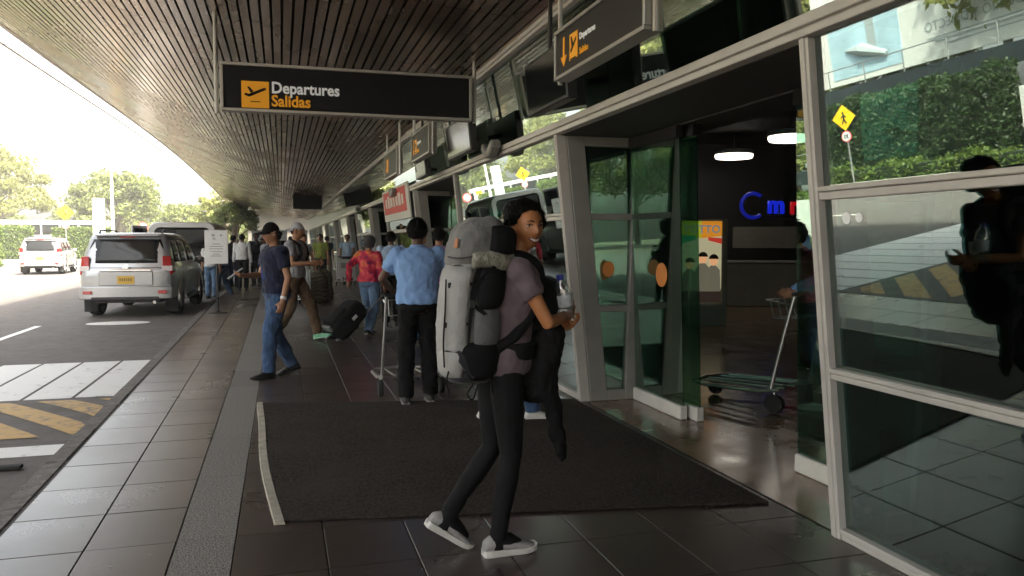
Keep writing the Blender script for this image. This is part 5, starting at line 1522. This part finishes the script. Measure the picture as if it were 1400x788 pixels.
# man in navy polo walking to the kerb
po = person('man in navy polo, jeans and black cap walking left with a phone', (-.06, 9.12, 0), heading(-1, -.38), h=1.71, feet=((-.09, .14, 0, 0), (.09, -.20, .03, R(-14))),
    hands=((-.29, .04, .86), (.16, .29, 1.12)), lean=(0, .03), head=(4, -6), top='navy', bottom='denim', shoes=('shoe_black', 'shoe_black'), skinm='skin_tan', cap=('black_cloth', 1), vox=.010, group=G_P, girth=1.05, palm=((1, 0, 0), (-.2, 0, 1)), elbow=((-.3, -1, -.1), (.8, -.6, -.8)), strands=1200)
sh_, el_, wr_ = po['arms'][0]
b = MB(); d = (wr_ - el_).normalized(); b.tube([wr_ - d * .045, wr_ - d * .015], .034, 14); b.build('watch', 'white', po['root'], smooth=True)
sh_, el_, wr_ = po['arms'][1]
ph = thing('phone', 'dark phone held out by the man in navy polo', 'phone', (-.06, 9.12, 0), heading(-1, -.38))
b = MB(); b.box(wr_ + Vector((0, .10, .025)), (.085, .20, .012), rot=Matrix.Rotation(R(-35), 3, 'X')); b.build('phone_body', 'black', ph, bevel=.004)
b = MB(); S = po['S']
b.tube([S(-.06, .07, 1.42), S(-.05, .128, 1.30), S(-.02, .135, 1.12), S(.0, .132, 1.02)], .006, 6); b.tube([S(.06, .07, 1.42), S(.05, .14, 1.30), S(.02, .145, 1.12), S(.0, .132, 1.02)], .006, 6)
b.build('lanyard', mat('lanyard_blue', (.05, .12, .45), .6), po['root'])
b = MB(); b.rings([[S(-.15 + x, .09 + y, z) for x, y in ((0, 0), (.06, .035), (.06, .05), (0, .015))] for z in (1.285, 1.305)]); b.build('chest_badge', 'letter', po['root'])

# man with pale cap behind him
cm = person('tall man in pale backward cap, grey tee and brown trousers with green shoes', (.19, 12.35, 0), heading(.75, -.35), h=1.80, feet=((-.08, .30, .03, R(10)), (.10, -.26, .04, R(-22))),
    hands=((-.08, .33, 1.12), (.16, .32, 1.12)), lean=(0, .03), head=(12, 0), top='grey_tee', bottom='brown_cloth', shoes=('shoe_green', 'shoe_green'), skinm='skin_tan', hair='hair_black', cap=('grey_tee', -1), vox=.012, group=G_P)
S = cm['S']
db = thing('day_pack', 'dark day pack on the back of the man in pale cap', 'rucksack', (.19, 12.35, 0), heading(.75, -.35))
b = MB(); b.rings([[S(.15 * math.copysign(abs(math.cos(a)) ** .7, math.cos(a)) * k, -.19 + .09 * math.copysign(abs(math.sin(a)) ** .7, math.sin(a)) * k, z) for a in [2 * math.pi * i / 18 for i in range(18)]] for z, k in ((1.0, .6), (1.02, .9), (1.15, 1), (1.32, .95), (1.42, .75), (1.45, .4))])
b.build('pack_body', 'pack_black', db, smooth=True)
for sd in (-1, 1):
    b = MB(); b.tube([S(sd * .10, -.11, 1.40), S(sd * .105, -.01, 1.452), S(sd * .11, .105, 1.39), S(sd * .12, .14, 1.26), S(sd * .155, .06, 1.12), S(sd * .15, -.10, 1.05)], .026, 8); b.build('strap', 'pack_black', db, smooth=True)

# woman in floral top with roller case
fw = person('grey-haired woman in red floral top and jeans pulling a suitcase', (1.33, 12.65, 0), heading(.55, .75), h=1.60, female=True, feet=((-.10, .16, 0, 0), (.08, -.18, .03, R(-18))),
    hands=((-.30, -.16, .92), (.24, .08, .85)), top='floral', sleeve='long', bottom='denim_pale', shoes=('shoe_black', 'sole_grey'), skinm='skin_tan', hair='hair_grey', hairstyle='long', vox=.012, group=G_P, girth=1.08, shirt_fit=.024, strands=1800)
sc = thing('suitcase', 'black soft roller suitcase tilted behind the woman in floral top', 'suitcase', (.83, 12.38, 0), heading(.92, .40))
tl = Matrix.Rotation(R(-48), 3, 'X'); o0 = Vector((0, -.16, .06))
P = lambda x, y, z: o0 + tl @ Vector((x, y, z))
def srr(z, hx, hy, r=.07):
    o = []
    for cx, cy, a0 in ((hx - r, hy - r, 0), (-hx + r, hy - r, 90), (-hx + r, -hy + r, 180), (hx - r, -hy + r, 270)):
        for i in range(4): a = R(a0 + 30 * i); o.append(P(cx + r * math.cos(a), cy + r * math.sin(a), z))
    return o
b = MB(); b.rings([srr(.03, .19, .12), srr(.05, .215, .15), srr(.3, .23, .165), srr(.58, .225, .155), srr(.66, .20, .125), srr(.675, .17, .10)]); b.build('case_body', 'pack_black', sc, smooth=True, angle=50)
b = MB(); b.rings([srr(.12, .17, .175), srr(.14, .19, .19), srr(.40, .19, .195), srr(.44, .16, .175)]); b.build('front_pocket', 'pack_black', sc, smooth=True, angle=50)
for sd in (-1, 1):
    b = MB(); b.tube([P(sd * .12, .14, .62), P(sd * .12, .14, 1.08)], .009, 8); b.build('pull_rod', 'steel', sc, smooth=True)
    b = MB(); b.lathe([(.01, -.02), (.045, -.02), (.05, 0), (.045, .02), (.01, .02)], 16, fn=lambda q, h, a: P(sd * .17 + h, .10, .0) + Vector((0, q * math.cos(a), q * math.sin(a)))); b.build('wheel', 'mural', sc, smooth=True)
b = MB(); b.tube([P(-.13, .14, 1.08), P(.13, .14, 1.08)], .016, 8); b.build('grip', 'black', sc, smooth=True)
b = MB(); b.tube([P(-.08, .13, .675), P(-.06, .13, .71), P(.06, .13, .71), P(.08, .13, .675)], .012, 8); b.build('carry_handle', 'black', sc, smooth=True)
b = MB(); b.box(P(.232, 0, .42), (.008, .05, .09), rot=tl); b.build('luggage_tag', 'white', sc)
b = MB(); b.box(P(0, -.14, .03), (.40, .10, .05), rot=tl); b.build('base_bar', 'mural', sc, bevel=.01)

person('man in pale blue shirt beyond the woman in floral top', (1.86, 14.0, 0), heading(.1, 1), h=1.67, feet=((-.1, 0, 0, 0), (.1, .05, 0, 0)), top='shirt_pale', bottom='black_cloth', skinm='skin_dark', vox=.013, group=G_P, strands=1000)
person('man in lilac shirt half hidden behind the grey rucksack', (2.06, 10.6, 0), heading(.2, 1), h=1.68, top='lilac', bottom='black_cloth', skinm='skin_tan', vox=.013, group=G_P, girth=1.05, strands=1200)
person('person glimpsed just past the head of the man in bright blue', (1.93, 11.5, 0), heading(.6, -.5), h=1.65, top='black_cloth', bottom='denim', skinm='skin_tan', vox=.013, group=G_P)
# traveller hidden behind the backpacker, white trainers showing
hp = person('person in pink top hidden behind the smiling woman, white trainers showing', (1.80, 6.22, 0), heading(1, -.1), h=1.62, female=True, feet=((-.07, .22, 0, 0), (.07, -.20, .04, R(-25))), lean=(0, .04), hands=((-.14, .24, 1.0), (.17, .22, 1.0)), top='pink', bottom='denim', shoes=('shoe_white', 'shoe_white'), skinm='skin_tan', hairstyle='long', vox=.012, group=G_P)

# far people along the pavement
person('man in pale shirt with a numbered trolley far along the glass front', (2.22, 28.2, 0), heading(-.2, -1), h=1.74, hands=((-.2, .35, 1.0), (.2, .35, 1.0)), top='shirt_pale', bottom='black_cloth', skinm='skin_tan', vox=.016, group=G_P)
trolley('white-panelled trolley numbered 341 far along the glass front', (2.05, 27.0, 0), heading(0, 1), number='341', panel=True)
person('guard in a bright vest standing far down the pavement', (1.20, 25.8, 0), heading(-.5, -1), h=1.73, top='hivis', bottom='black_cloth', sleeve='short', skinm='skin_tan', vox=.016, group=G_P)
person('person in white top carrying bags beside the camouflage duffels', (.52, 20.6, 0), heading(.6, -1), h=1.68, hands=((-.3, .1, .8), (.28, .12, .85)), top='shirt_white', bottom='khaki', skinm='skin_tan', vox=.015, group=G_P)
trolley('white-panelled trolley numbered 50 behind the man in pale cap', (.33, 18.8, 0), heading(.1, 1), number='50', panel=True)
for i, (x, y, rz_, lb) in enumerate(((.86, 20.0, .4, 'nearer upright camouflage duffel bag on the pavement'), (1.02, 21.0, -.3, 'farther upright camouflage duffel bag on the pavement'))):
    d = thing('duffel_bag', lb, 'bag', (x, y, 0), rz_, 'camouflage duffels')
    b = MB(); b.rings([[(.26 * k * math.cos(a) * (1 + .06 * math.sin(3 * a + z * 9)), .22 * k * math.sin(a), z) for a in [2 * math.pi * j / 18 for j in range(18)]] for z, k in ((.0, .75), (.03, .95), (.18, 1.02), (.36, .94), (.54, .98), (.68, .82), (.76, .45), (.80, .32))])
    b.build('bag_body', 'camo', d, smooth=True)
    b = MB(); b.tube([(-.1, .0, .76), (-.12, .02, 1.0), (-.05, .02, 1.12), (.06, .0, .80)], .022, 8); b.build('shoulder_strap', 'camo', d, smooth=True)
# group by the van
G_V = 'people by the open van'
person('person in blue jeans and white top behind the notice stand', (-1.90, 23.6, ROAD_Z), heading(.2, 1), h=1.66, feet=((-.12, .05, 0, 0), (.12, -.12, 0, 0)), top='shirt_white', bottom='denim_pale', vox=.015, group=G_V, skinm='skin_tan')
person('person in pale blue shirt and dark jeans just past the notice stand', (-1.62, 24.2, ROAD_Z), heading(-1, .4), h=1.70, feet=((-.1, .2, 0, 0), (.1, -.2, .02, 0)), top='shirt_pale', sleeve='long', bottom='denim', vox=.015, group=G_V, skinm='skin_tan')
person('man in white shirt and black trousers, back to us, by the van', (-1.15, 25.5, 0), heading(.1, 1), h=1.72, top='shirt_white', sleeve='long', bottom='black_cloth', vox=.015, group=G_V, skinm='skin_dark')
person('man in black clothes standing behind the white-shirted man', (-.82, 28.4, 0), heading(-.3, -1), h=1.78, top='black_cloth', bottom='black_cloth', vox=.016, group=G_V, skinm='skin_dark')
person('man in dark cap and pale jacket near the van group', (-.50, 26.3, 0), heading(-1, -.3), h=1.66, top='grey_tee', sleeve='long', bottom='black_cloth', cap=('black_cloth', 1), vox=.016, group=G_V, skinm='skin_dark')
person('person in khaki far down the covered pavement', (.35, 33, 0), heading(.2, 1), h=1.7, top='khaki', bottom='denim', vox=.02, group=G_V, skinm='skin_tan')
person('person in black seen at the far end of the pavement', (-.35, 37, 0), heading(.1, -1), h=1.72, top='black_cloth', bottom='black_cloth', vox=.02, group=G_V, skinm='skin_tan')

person('man in grey top between the white-shirted man and the van', (-1.55, 28.0, 0), heading(.3, 1), h=1.7, top='grey_tee', bottom='denim', vox=.016, group=G_V, skinm='skin_tan', strands=500)
person('person in white top behind the man in dark cap', (-.15, 30.5, 0), heading(-.2, -1), h=1.66, top='shirt_white', bottom='black_cloth', vox=.018, group=G_V, skinm='skin_tan', strands=500)
person('person in dark top walking far off beside the glass front', (1.75, 32.5, 0), heading(.1, 1), h=1.7, top='navy', bottom='khaki', vox=.018, group=G_P, skinm='skin_tan')

# traveller inside the doorway pushing a trolley
person('traveller in blue shirt pushing a trolley inside the doorway', (4.74, 5.92, 0), heading(-.75, .5), h=1.68, feet=((-.1, .12, 0, 0), (.1, -.15, 0, 0)), hands=((-.16, .36, 1.06), (.12, .40, 1.06)), top='shirt_blue', sleeve='long', bottom='khaki', shoes=('shoe_white', 'shoe_white'), skinm='skin_tan', vox=.013, group='people in the hall')
trolley('steel luggage trolley standing just inside the open doorway', (4.43, 6.02, 0), heading(-.42, .98)).scale = (1.15, 1.2, 1.06)

# ---------------------------------------------------------------- notice stand
ns_ = thing('notice_stand', 'white printed notice on a black floor stand near the kerb', 'notice stand', (-1.30, 17.6, 0), R(-6))
b = MB(); b.lathe([(0, 0), (.20, 0), (.20, .012), (.06, .03), (.03, .05), (0, .05)], 24); b.build('base', 'black', ns_, smooth=True)
b = MB(); b.tube([(0, 0, .03), (0, 0, 1.05)], .020, 10); b.build('pole', 'black', ns_, smooth=True)
b = MB(); b.box((0, -.02, 1.39), (.46, .02, .70)); bd = b.build('board', 'white', ns_, bevel=.004)
for k, (x, z, w, h_) in enumerate(((-.06, 1.63, .06, .05), (.10, 1.63, .04, .04), (-.04, 1.56, .05, .03), (0, 1.45, .16, .018), (0, 1.40, .26, .018), (0, 1.35, .28, .016), (0, 1.29, .24, .016), (0, 1.24, .14, .016), (0, 1.20, .22, .016))):
    MB().box((x, -.032, z), (w, .003, h_)).build('print_line', 'mural', bd)

# ---------------------------------------------------------------- hanging signs
def plane_icon(parent, m, c, sz):
    """take-off symbol on the amber square: fuselage bar, wings and ground line, facing -Y"""
    b = MB(); x, y, z = c
    def bar(pts): b.rings([[(x + px * sz, y, z + pz * sz) for px, pz in pts], [(x + px * sz, y - .003, z + pz * sz) for px, pz in pts]])
    bar([(-.40, -.06), (-.36, .02), (-.24, -.02), (.30, .22), (.40, .22), (.38, .15), (-.22, -.13)])
    bar([(-.06, .08), (-.22, .26), (-.29, .24), (-.16, .02)])
    bar([(.06, .02), (-.22, -.02), (-.30, -.05), (-.10, -.08)])
    b.build('aircraft_symbol', m, parent)
    b = MB(); bar([(-.18, -.32), (.18, -.32), (.18, -.29), (-.18, -.29)]); b.build('ground_line', m, parent)
sg = thing('departures_sign', 'wide black sign hung across the pavement with amber square, Departures and Salidas', 'sign', (0, 8.8, 0))
X0, X1, Z0, Z1 = -.575, 2.085, 2.862, 3.352
MB().box(((X0 + X1) / 2, .03, (Z0 + Z1) / 2), (X1 - X0 - .04, .09, Z1 - Z0 - .04)).build('panel', 'sign_black', sg)
for (c, d) in ((((X0 + X1) / 2, .03, Z1 - .01), (X1 - X0, .13, .032)), (((X0 + X1) / 2, .03, Z0 + .01), (X1 - X0, .13, .032)), ((X0 + .01, .03, (Z0 + Z1) / 2), (.032, .126, Z1 - Z0 - .05)), ((X1 - .01, .03, (Z0 + Z1) / 2), (.032, .126, Z1 - Z0 - .05))):
    MB().box(c, d).build('frame', 'frame_sign', sg, bevel=.004)
for x, zb in ((X0 - .045, Z0 - .03), (X1 + .045, Z0 - .02)):
    MB().tube([(x, .03, zb), (x, .03, zc(x, 8.8) + .02)], .022, 10).build('hanger', 'frame_sign', sg, smooth=True)
MB().box((-.235, -.018, 3.035), (.275, .006, .275)).build('amber_square', 'amber', sg)
plane_icon(sg, 'sign_black', (-.235, -.022, 3.045), .275)
text('lettering', 'Departures', .165, 'letter', sg, face_mtx((-.075, -.019, 3.062), (0, -1, 0)), bold=.0042, sx=.92)
text('lettering', 'Salidas', .165, 'amber', sg, face_mtx((-.075, -.019, 2.925), (0, -1, 0)), bold=.0042, sx=.92)

def side_sign(label, y0, y1, z0, z1, x, detail):
    t = thing('side_sign', label, 'sign', (x, 0, 0), 0, 'signs hung along the glass front')
    MB().box((.03, (y0 + y1) / 2, (z0 + z1) / 2), (.08, y1 - y0 - .03, z1 - z0 - .03)).build('panel', 'sign_brown', t)
    for (c, d) in (((.03, (y0 + y1) / 2, z1 - .008), (.12, y1 - y0, .026)), ((.03, (y0 + y1) / 2, z0 + .008), (.12, y1 - y0, .026)), ((.03, y0 + .008, (z0 + z1) / 2), (.116, .026, z1 - z0 - .04)), ((.03, y1 - .008, (z0 + z1) / 2), (.116, .026, z1 - z0 - .04))):
        MB().box(c, d).build('frame', 'frame_sign', t, bevel=.003)
    for y in (y0 - .03, y1 + .03):
        MB().tube([(.03, y, z0 - .02), (.03, y, zc(x, y) + .02)], .018, 8).build('hanger', 'frame_sign', t, smooth=True)
    h = z1 - z0
    # arrow, icon and words, read from the street side (left = far end)
    yc = y1 - .17
    a = MB()
    def bar(pts): a.rings([[(-.013, yc - px, (z0 + z1) / 2 + pz) for px, pz in pts], [(-.017, yc - px, (z0 + z1) / 2 + pz) for px, pz in pts]])
    k = h * .30
    bar([(-.014, k), (.014, k), (.014, -k * .35), (-.014, -k * .35)]); bar([(-.06, -k * .3), (.06, -k * .3), (0, -k)])
    a.build('arrow', 'amber', t)
    MB().box((-.0135, yc - .19, (z0 + z1) / 2 + .0), (.004, .15, h * .52)).build('amber_square', 'amber', t)
    if detail:
        a = MB(); yq = yc - .19; zm = (z0 + z1) / 2
        for pts in ([(-.05, -.02), (.055, .05), (.055, .03), (-.04, -.04)], [(0, .02), (-.03, .07), (-.045, .065), (-.025, .0)], [(-.05, -.09), (.05, -.09), (.05, -.08), (-.05, -.08)]):
            a.rings([[(-.0165, yq - px, zm + pz) for px, pz in pts], [(-.019, yq - px, zm + pz) for px, pz in pts]])
        a.build('aircraft_symbol', 'sign_black', t)
        text('lettering', 'Departures', h * .175, 'letter', t, face_mtx((-.0135, yc - .30, (z0 + z1) / 2 + .015), (-1, 0, 0)), bold=.001)
        text('lettering', 'Salidas', h * .175, 'amber', t, face_mtx((-.0135, yc - .30, (z0 + z1) / 2 - h * .24), (-1, 0, 0)), bold=.001)
    return t
side_sign('dark sign with down arrow hung along the front above the entrance', 4.02, 5.50, 2.665, 3.005, 1.95, True)
side_sign('dark arrow sign hung along the front at the second entrance', 10.6, 12.1, 2.70, 3.10, 1.95, True)
side_sign('dark arrow sign hung along the front, third and smallest', 13.7, 15.3, 2.68, 3.14, 1.95, False)

def monitor(label, y0, y1, z0, z1, x=2.12):
    t = thing('monitor', label, 'monitor', (x, 0, 0), 0, 'dark monitors on the glass front')
    tilt = .10
    b = MB(); P = lambda o, y, z: (o - tilt * (z - z0) , y, z)
    b.hexa([P(0, y0, z0), P(.09, y0, z0), P(.09, y1, z0), P(0, y1, z0), P(0, y0, z1), P(.09, y0, z1), P(.09, y1, z1), P(0, y1, z1)]); b.build('housing', 'black', t, bevel=.008)
    b = MB(); b.hexa([P(-.004, y0 + .03, z0 + .03), P(-.001, y0 + .03, z0 + .03), P(-.001, y1 - .03, z0 + .03), P(-.004, y1 - .03, z0 + .03), P(-.004, y0 + .03, z1 - .03), P(-.001, y0 + .03, z1 - .03), P(-.001, y1 - .03, z1 - .03), P(-.004, y1 - .03, z1 - .03)]); b.build('screen', 'screen', t)
    MB().tube([(.05, (y0 + y1) / 2, (z0 + z1) / 2), (.25, (y0 + y1) / 2, (z0 + z1) / 2)], .03, 8).build('bracket', 'black', t)
    MB().tube([(.03, (y0 + y1) / 2, z1 - .05), (.03, (y0 + y1) / 2, zc(x, y0) + .02)], .02, 8).build('hanger', 'black', t)
monitor('large dark monitor above the near entrance, behind the side sign', 5.75, 6.75, 2.60, 3.04)
monitor('dark monitor right of the big black sign, above the second bay', 8.95, 10.25, 2.56, 2.98)
monitor('small dark monitor under the second arrow sign', 11.9, 12.85, 2.50, 2.76)
for i, (y, lb) in enumerate(((8.75, 'pair of grey floodlights on the rail over the bay by the near entrance'), (17.0, 'pair of grey floodlights beyond the second entrance'), (25.1, 'pair of grey floodlights farthest along the rail'))):
    t = thing('floodlight', lb, 'floodlight', (2.36, y, 2.52), 0, 'floodlight pairs on the rail')
    for sd in (-1, 1):
        b = MB(); b.box((-.06, sd * .13, .02), (.12, .24, .10), rot=Matrix.Rotation(R(28 * sd), 3, 'X')); b.build('lamp_head', 'alud', t, bevel=.02)
    b = MB(); b.tube([(.08, 0, -.02), (-.06, 0, -.04)], .02, 8); b.build('bracket', 'alud', t)

# far hanging board
hb = thing('hanging_board', 'dark board hanging from the canopy far down the pavement', 'sign', (1.2, 38, 0))
MB().box((0, 0, 3.5), (1.3, .15, 1.0)).build('panel', 'sign_black', hb)
for x in (-.5, .5): MB().tube([(x, 0, 3.9), (x, 0, zc(1.2 + x, 38) + .05)], .03, 8).build('hanger', 'frame_sign', hb)

# ---------------------------------------------------------------- inside the hall
ps = thing('poster', 'lit colourful poster with three young people, headed TOTTO, inside the hall', 'poster', (7.13, 12.5, 0))
pw, pz0, pz1 = .72, .42, 1.86
face_n = Vector((-.30, -1, 0)).normalized(); ps.rotation_euler = (0, 0, math.atan2(face_n.x, -face_n.y))
def lit(name, c, e=.11): return mat(name, c, .5, emit=c, estr=e)
MB().box((0, .06, .95), (pw + .22, .10, 1.9)).build('frame', 'alud', ps, bevel=.01)
MB().box((0, -.005, (pz0 + pz1) / 2), (pw, .02, pz1 - pz0)).build('backlit_sheet', lit('poster_cream', (.50, .46, .28)), ps)
def pp_(name, pts, m, y=-.02):
    b = MB(); b.rings([[(x, y, z) for x, z in pts], [(x, y - .003, z) for x, z in pts]]); return b.build(name, m, ps)
h2 = pw / 2
pp_('print_yellow', [(-h2, 1.86), (-h2, 1.62), (0, 1.56), (.0, 1.86)], lit('poster_yellow', (.40, .42, .03)))
pp_('print_orange', [(0.001, 1.86), (0.001, 1.56), (h2, 1.60), (h2, 1.86)], lit('poster_orange', (.70, .26, .02)))
pp_('print_green', [(-h2, 1.62), (-h2, 1.46), (-.1, 1.54), (-.1, 1.60)], lit('poster_green', (.05, .30, .16)), -.022)
pp_('print_red', [(.12, 1.58), (.12, 1.52), (h2, 1.46), (h2, 1.56)], lit('poster_red', (.55, .05, .03)), -.022)
pp_('print_dark', [(-h2, .42), (h2, .42), (h2, .66), (-h2, .62)], lit('poster_dark', (.07, .045, .035), .05), -.022)
sk = lit('poster_skin', (.50, .25, .12), .2); bk = lit('poster_black', (.02, .016, .012), .02); jk_ = lit('poster_jacket', (.14, .13, .09), .12)
for x, z in ((-.20, 1.10), (.03, 1.20), (.22, 1.16)):
    pp_('printed_jacket', [(x - .15, .62), (x + .13, .62), (x + .11, z - .16), (x + .04, z - .08), (x - .05, z - .08), (x - .13, z - .18)], jk_, -.026)
    pp_('printed_face', [(x + .07 * math.cos(a), z + .085 * math.sin(a)) for a in [2 * math.pi * k / 14 for k in range(14)]], sk, -.030)
    pp_('printed_hair', [(x + .085 * math.cos(a), z + .035 + .085 * math.sin(a)) for a in [math.pi * k / 9 for k in range(10)]], bk, -.034)
text('lettering', 'TOTTO', .19, 'letter', ps, face_mtx((0, -.034, 1.655), (0, -1, 0)), align='CENTER', bold=.008)

nn = thing('neon_sign', 'blue and red glowing shop lettering deep inside the dark hall', 'sign', (9.8, 15.0, 0))
b = MB(); b.tube([(0 + .29 * math.cos(a), 0, 2.28 + .26 * math.sin(a)) for a in [R(52 + 256 * k / 20) for k in range(21)]], [.040] * 21, 8); b.build('letter_c', 'neonb2', nn, smooth=True)
text('letter_m', 'm', .56, 'neonb', nn, face_mtx((.36, 0, 2.12), (0, -1, 0)), bold=.012, extrude=.03)
text('letter_r', 'r', .56, 'neonr', nn, face_mtx((.92, 0, 2.11), (0, -1, 0)), bold=.010, extrude=.03)
b = MB(); b.tube([(-.3, .06, 2.0), (1.3, .06, 2.0)], .015, 6); b.build('mount_rail', 'wall_in', nn)
ct = thing('counter', 'beige shop counter at the back of the dark hall', 'counter', (10.7, 16.2, 0), R(-20))
MB().box((0, 0, .5), (2.6, .6, 1.0)).build('front', 'wall_beige', ct, bevel=.02)
MB().box((0, 0, 1.03), (2.7, .7, .05)).build('top', 'alud', ct, bevel=.01)
MB().box((.3, .25, 1.6), (1.6, .05, .5)).build('back_panel', 'wall_beige', ct)
for i, (x, y, lb) in enumerate(((9.87, 15.9, 'round lit ceiling lamp in the hall, left one of the doorway pair'), (9.19, 12.85, 'round lit ceiling lamp in the hall, right one of the doorway pair'))):
    t = thing('ceiling_lamp', lb, 'lamp', (x, y, 0), 0, 'round ceiling lamps in the hall')
    b = MB(); b.lathe([(0, 3.38), (.40, 3.38), (.42, 3.42), (.42, 3.46), (0, 3.46)], 28); b.build('diffuser', 'lampon', t)
    b = MB(); b.lathe([(0, 3.47), (.43, 3.47), (.43, 3.56), (0, 3.56)], 28); b.build('housing', 'mural', t)
    MB().tube([(0, 0, 3.5), (0, 0, 3.92)], .015, 6).build('rod', 'mural', t)
cv = thing('security_camera', 'small security camera on the soffit inside the doorway', 'camera', (5.0, 6.8, 2.95))
b = MB(); b.tube([(0, .1, 0), (0, -.16, -.03)], .045, 10); b.tube([(0, 0, .03), (0, 0, .95)], .015, 6); b.build('camera_body', 'mural', cv, smooth=True)

# ---------------------------------------------------------------- bright hazy air
hz = MB(); hz.box((-18, 37, 8.4), (150, 200, 19.2))
hm_ = bpy.data.materials.new('air'); hm_.use_nodes = True
hn = hm_.node_tree.nodes; hn.clear()
ho = hn.new('ShaderNodeOutputMaterial'); hv = hn.new('ShaderNodeVolumePrincipled')
hv.inputs['Color'].default_value = (1.0, .97, .92, 1); hv.inputs['Density'].default_value = 0.0018; hv.inputs['Anisotropy'].default_value = 0.2
hm_.node_tree.links.new(hv.outputs[0], ho.inputs['Volume'])
tag(hz.build('haze', hm_), kind='stuff')
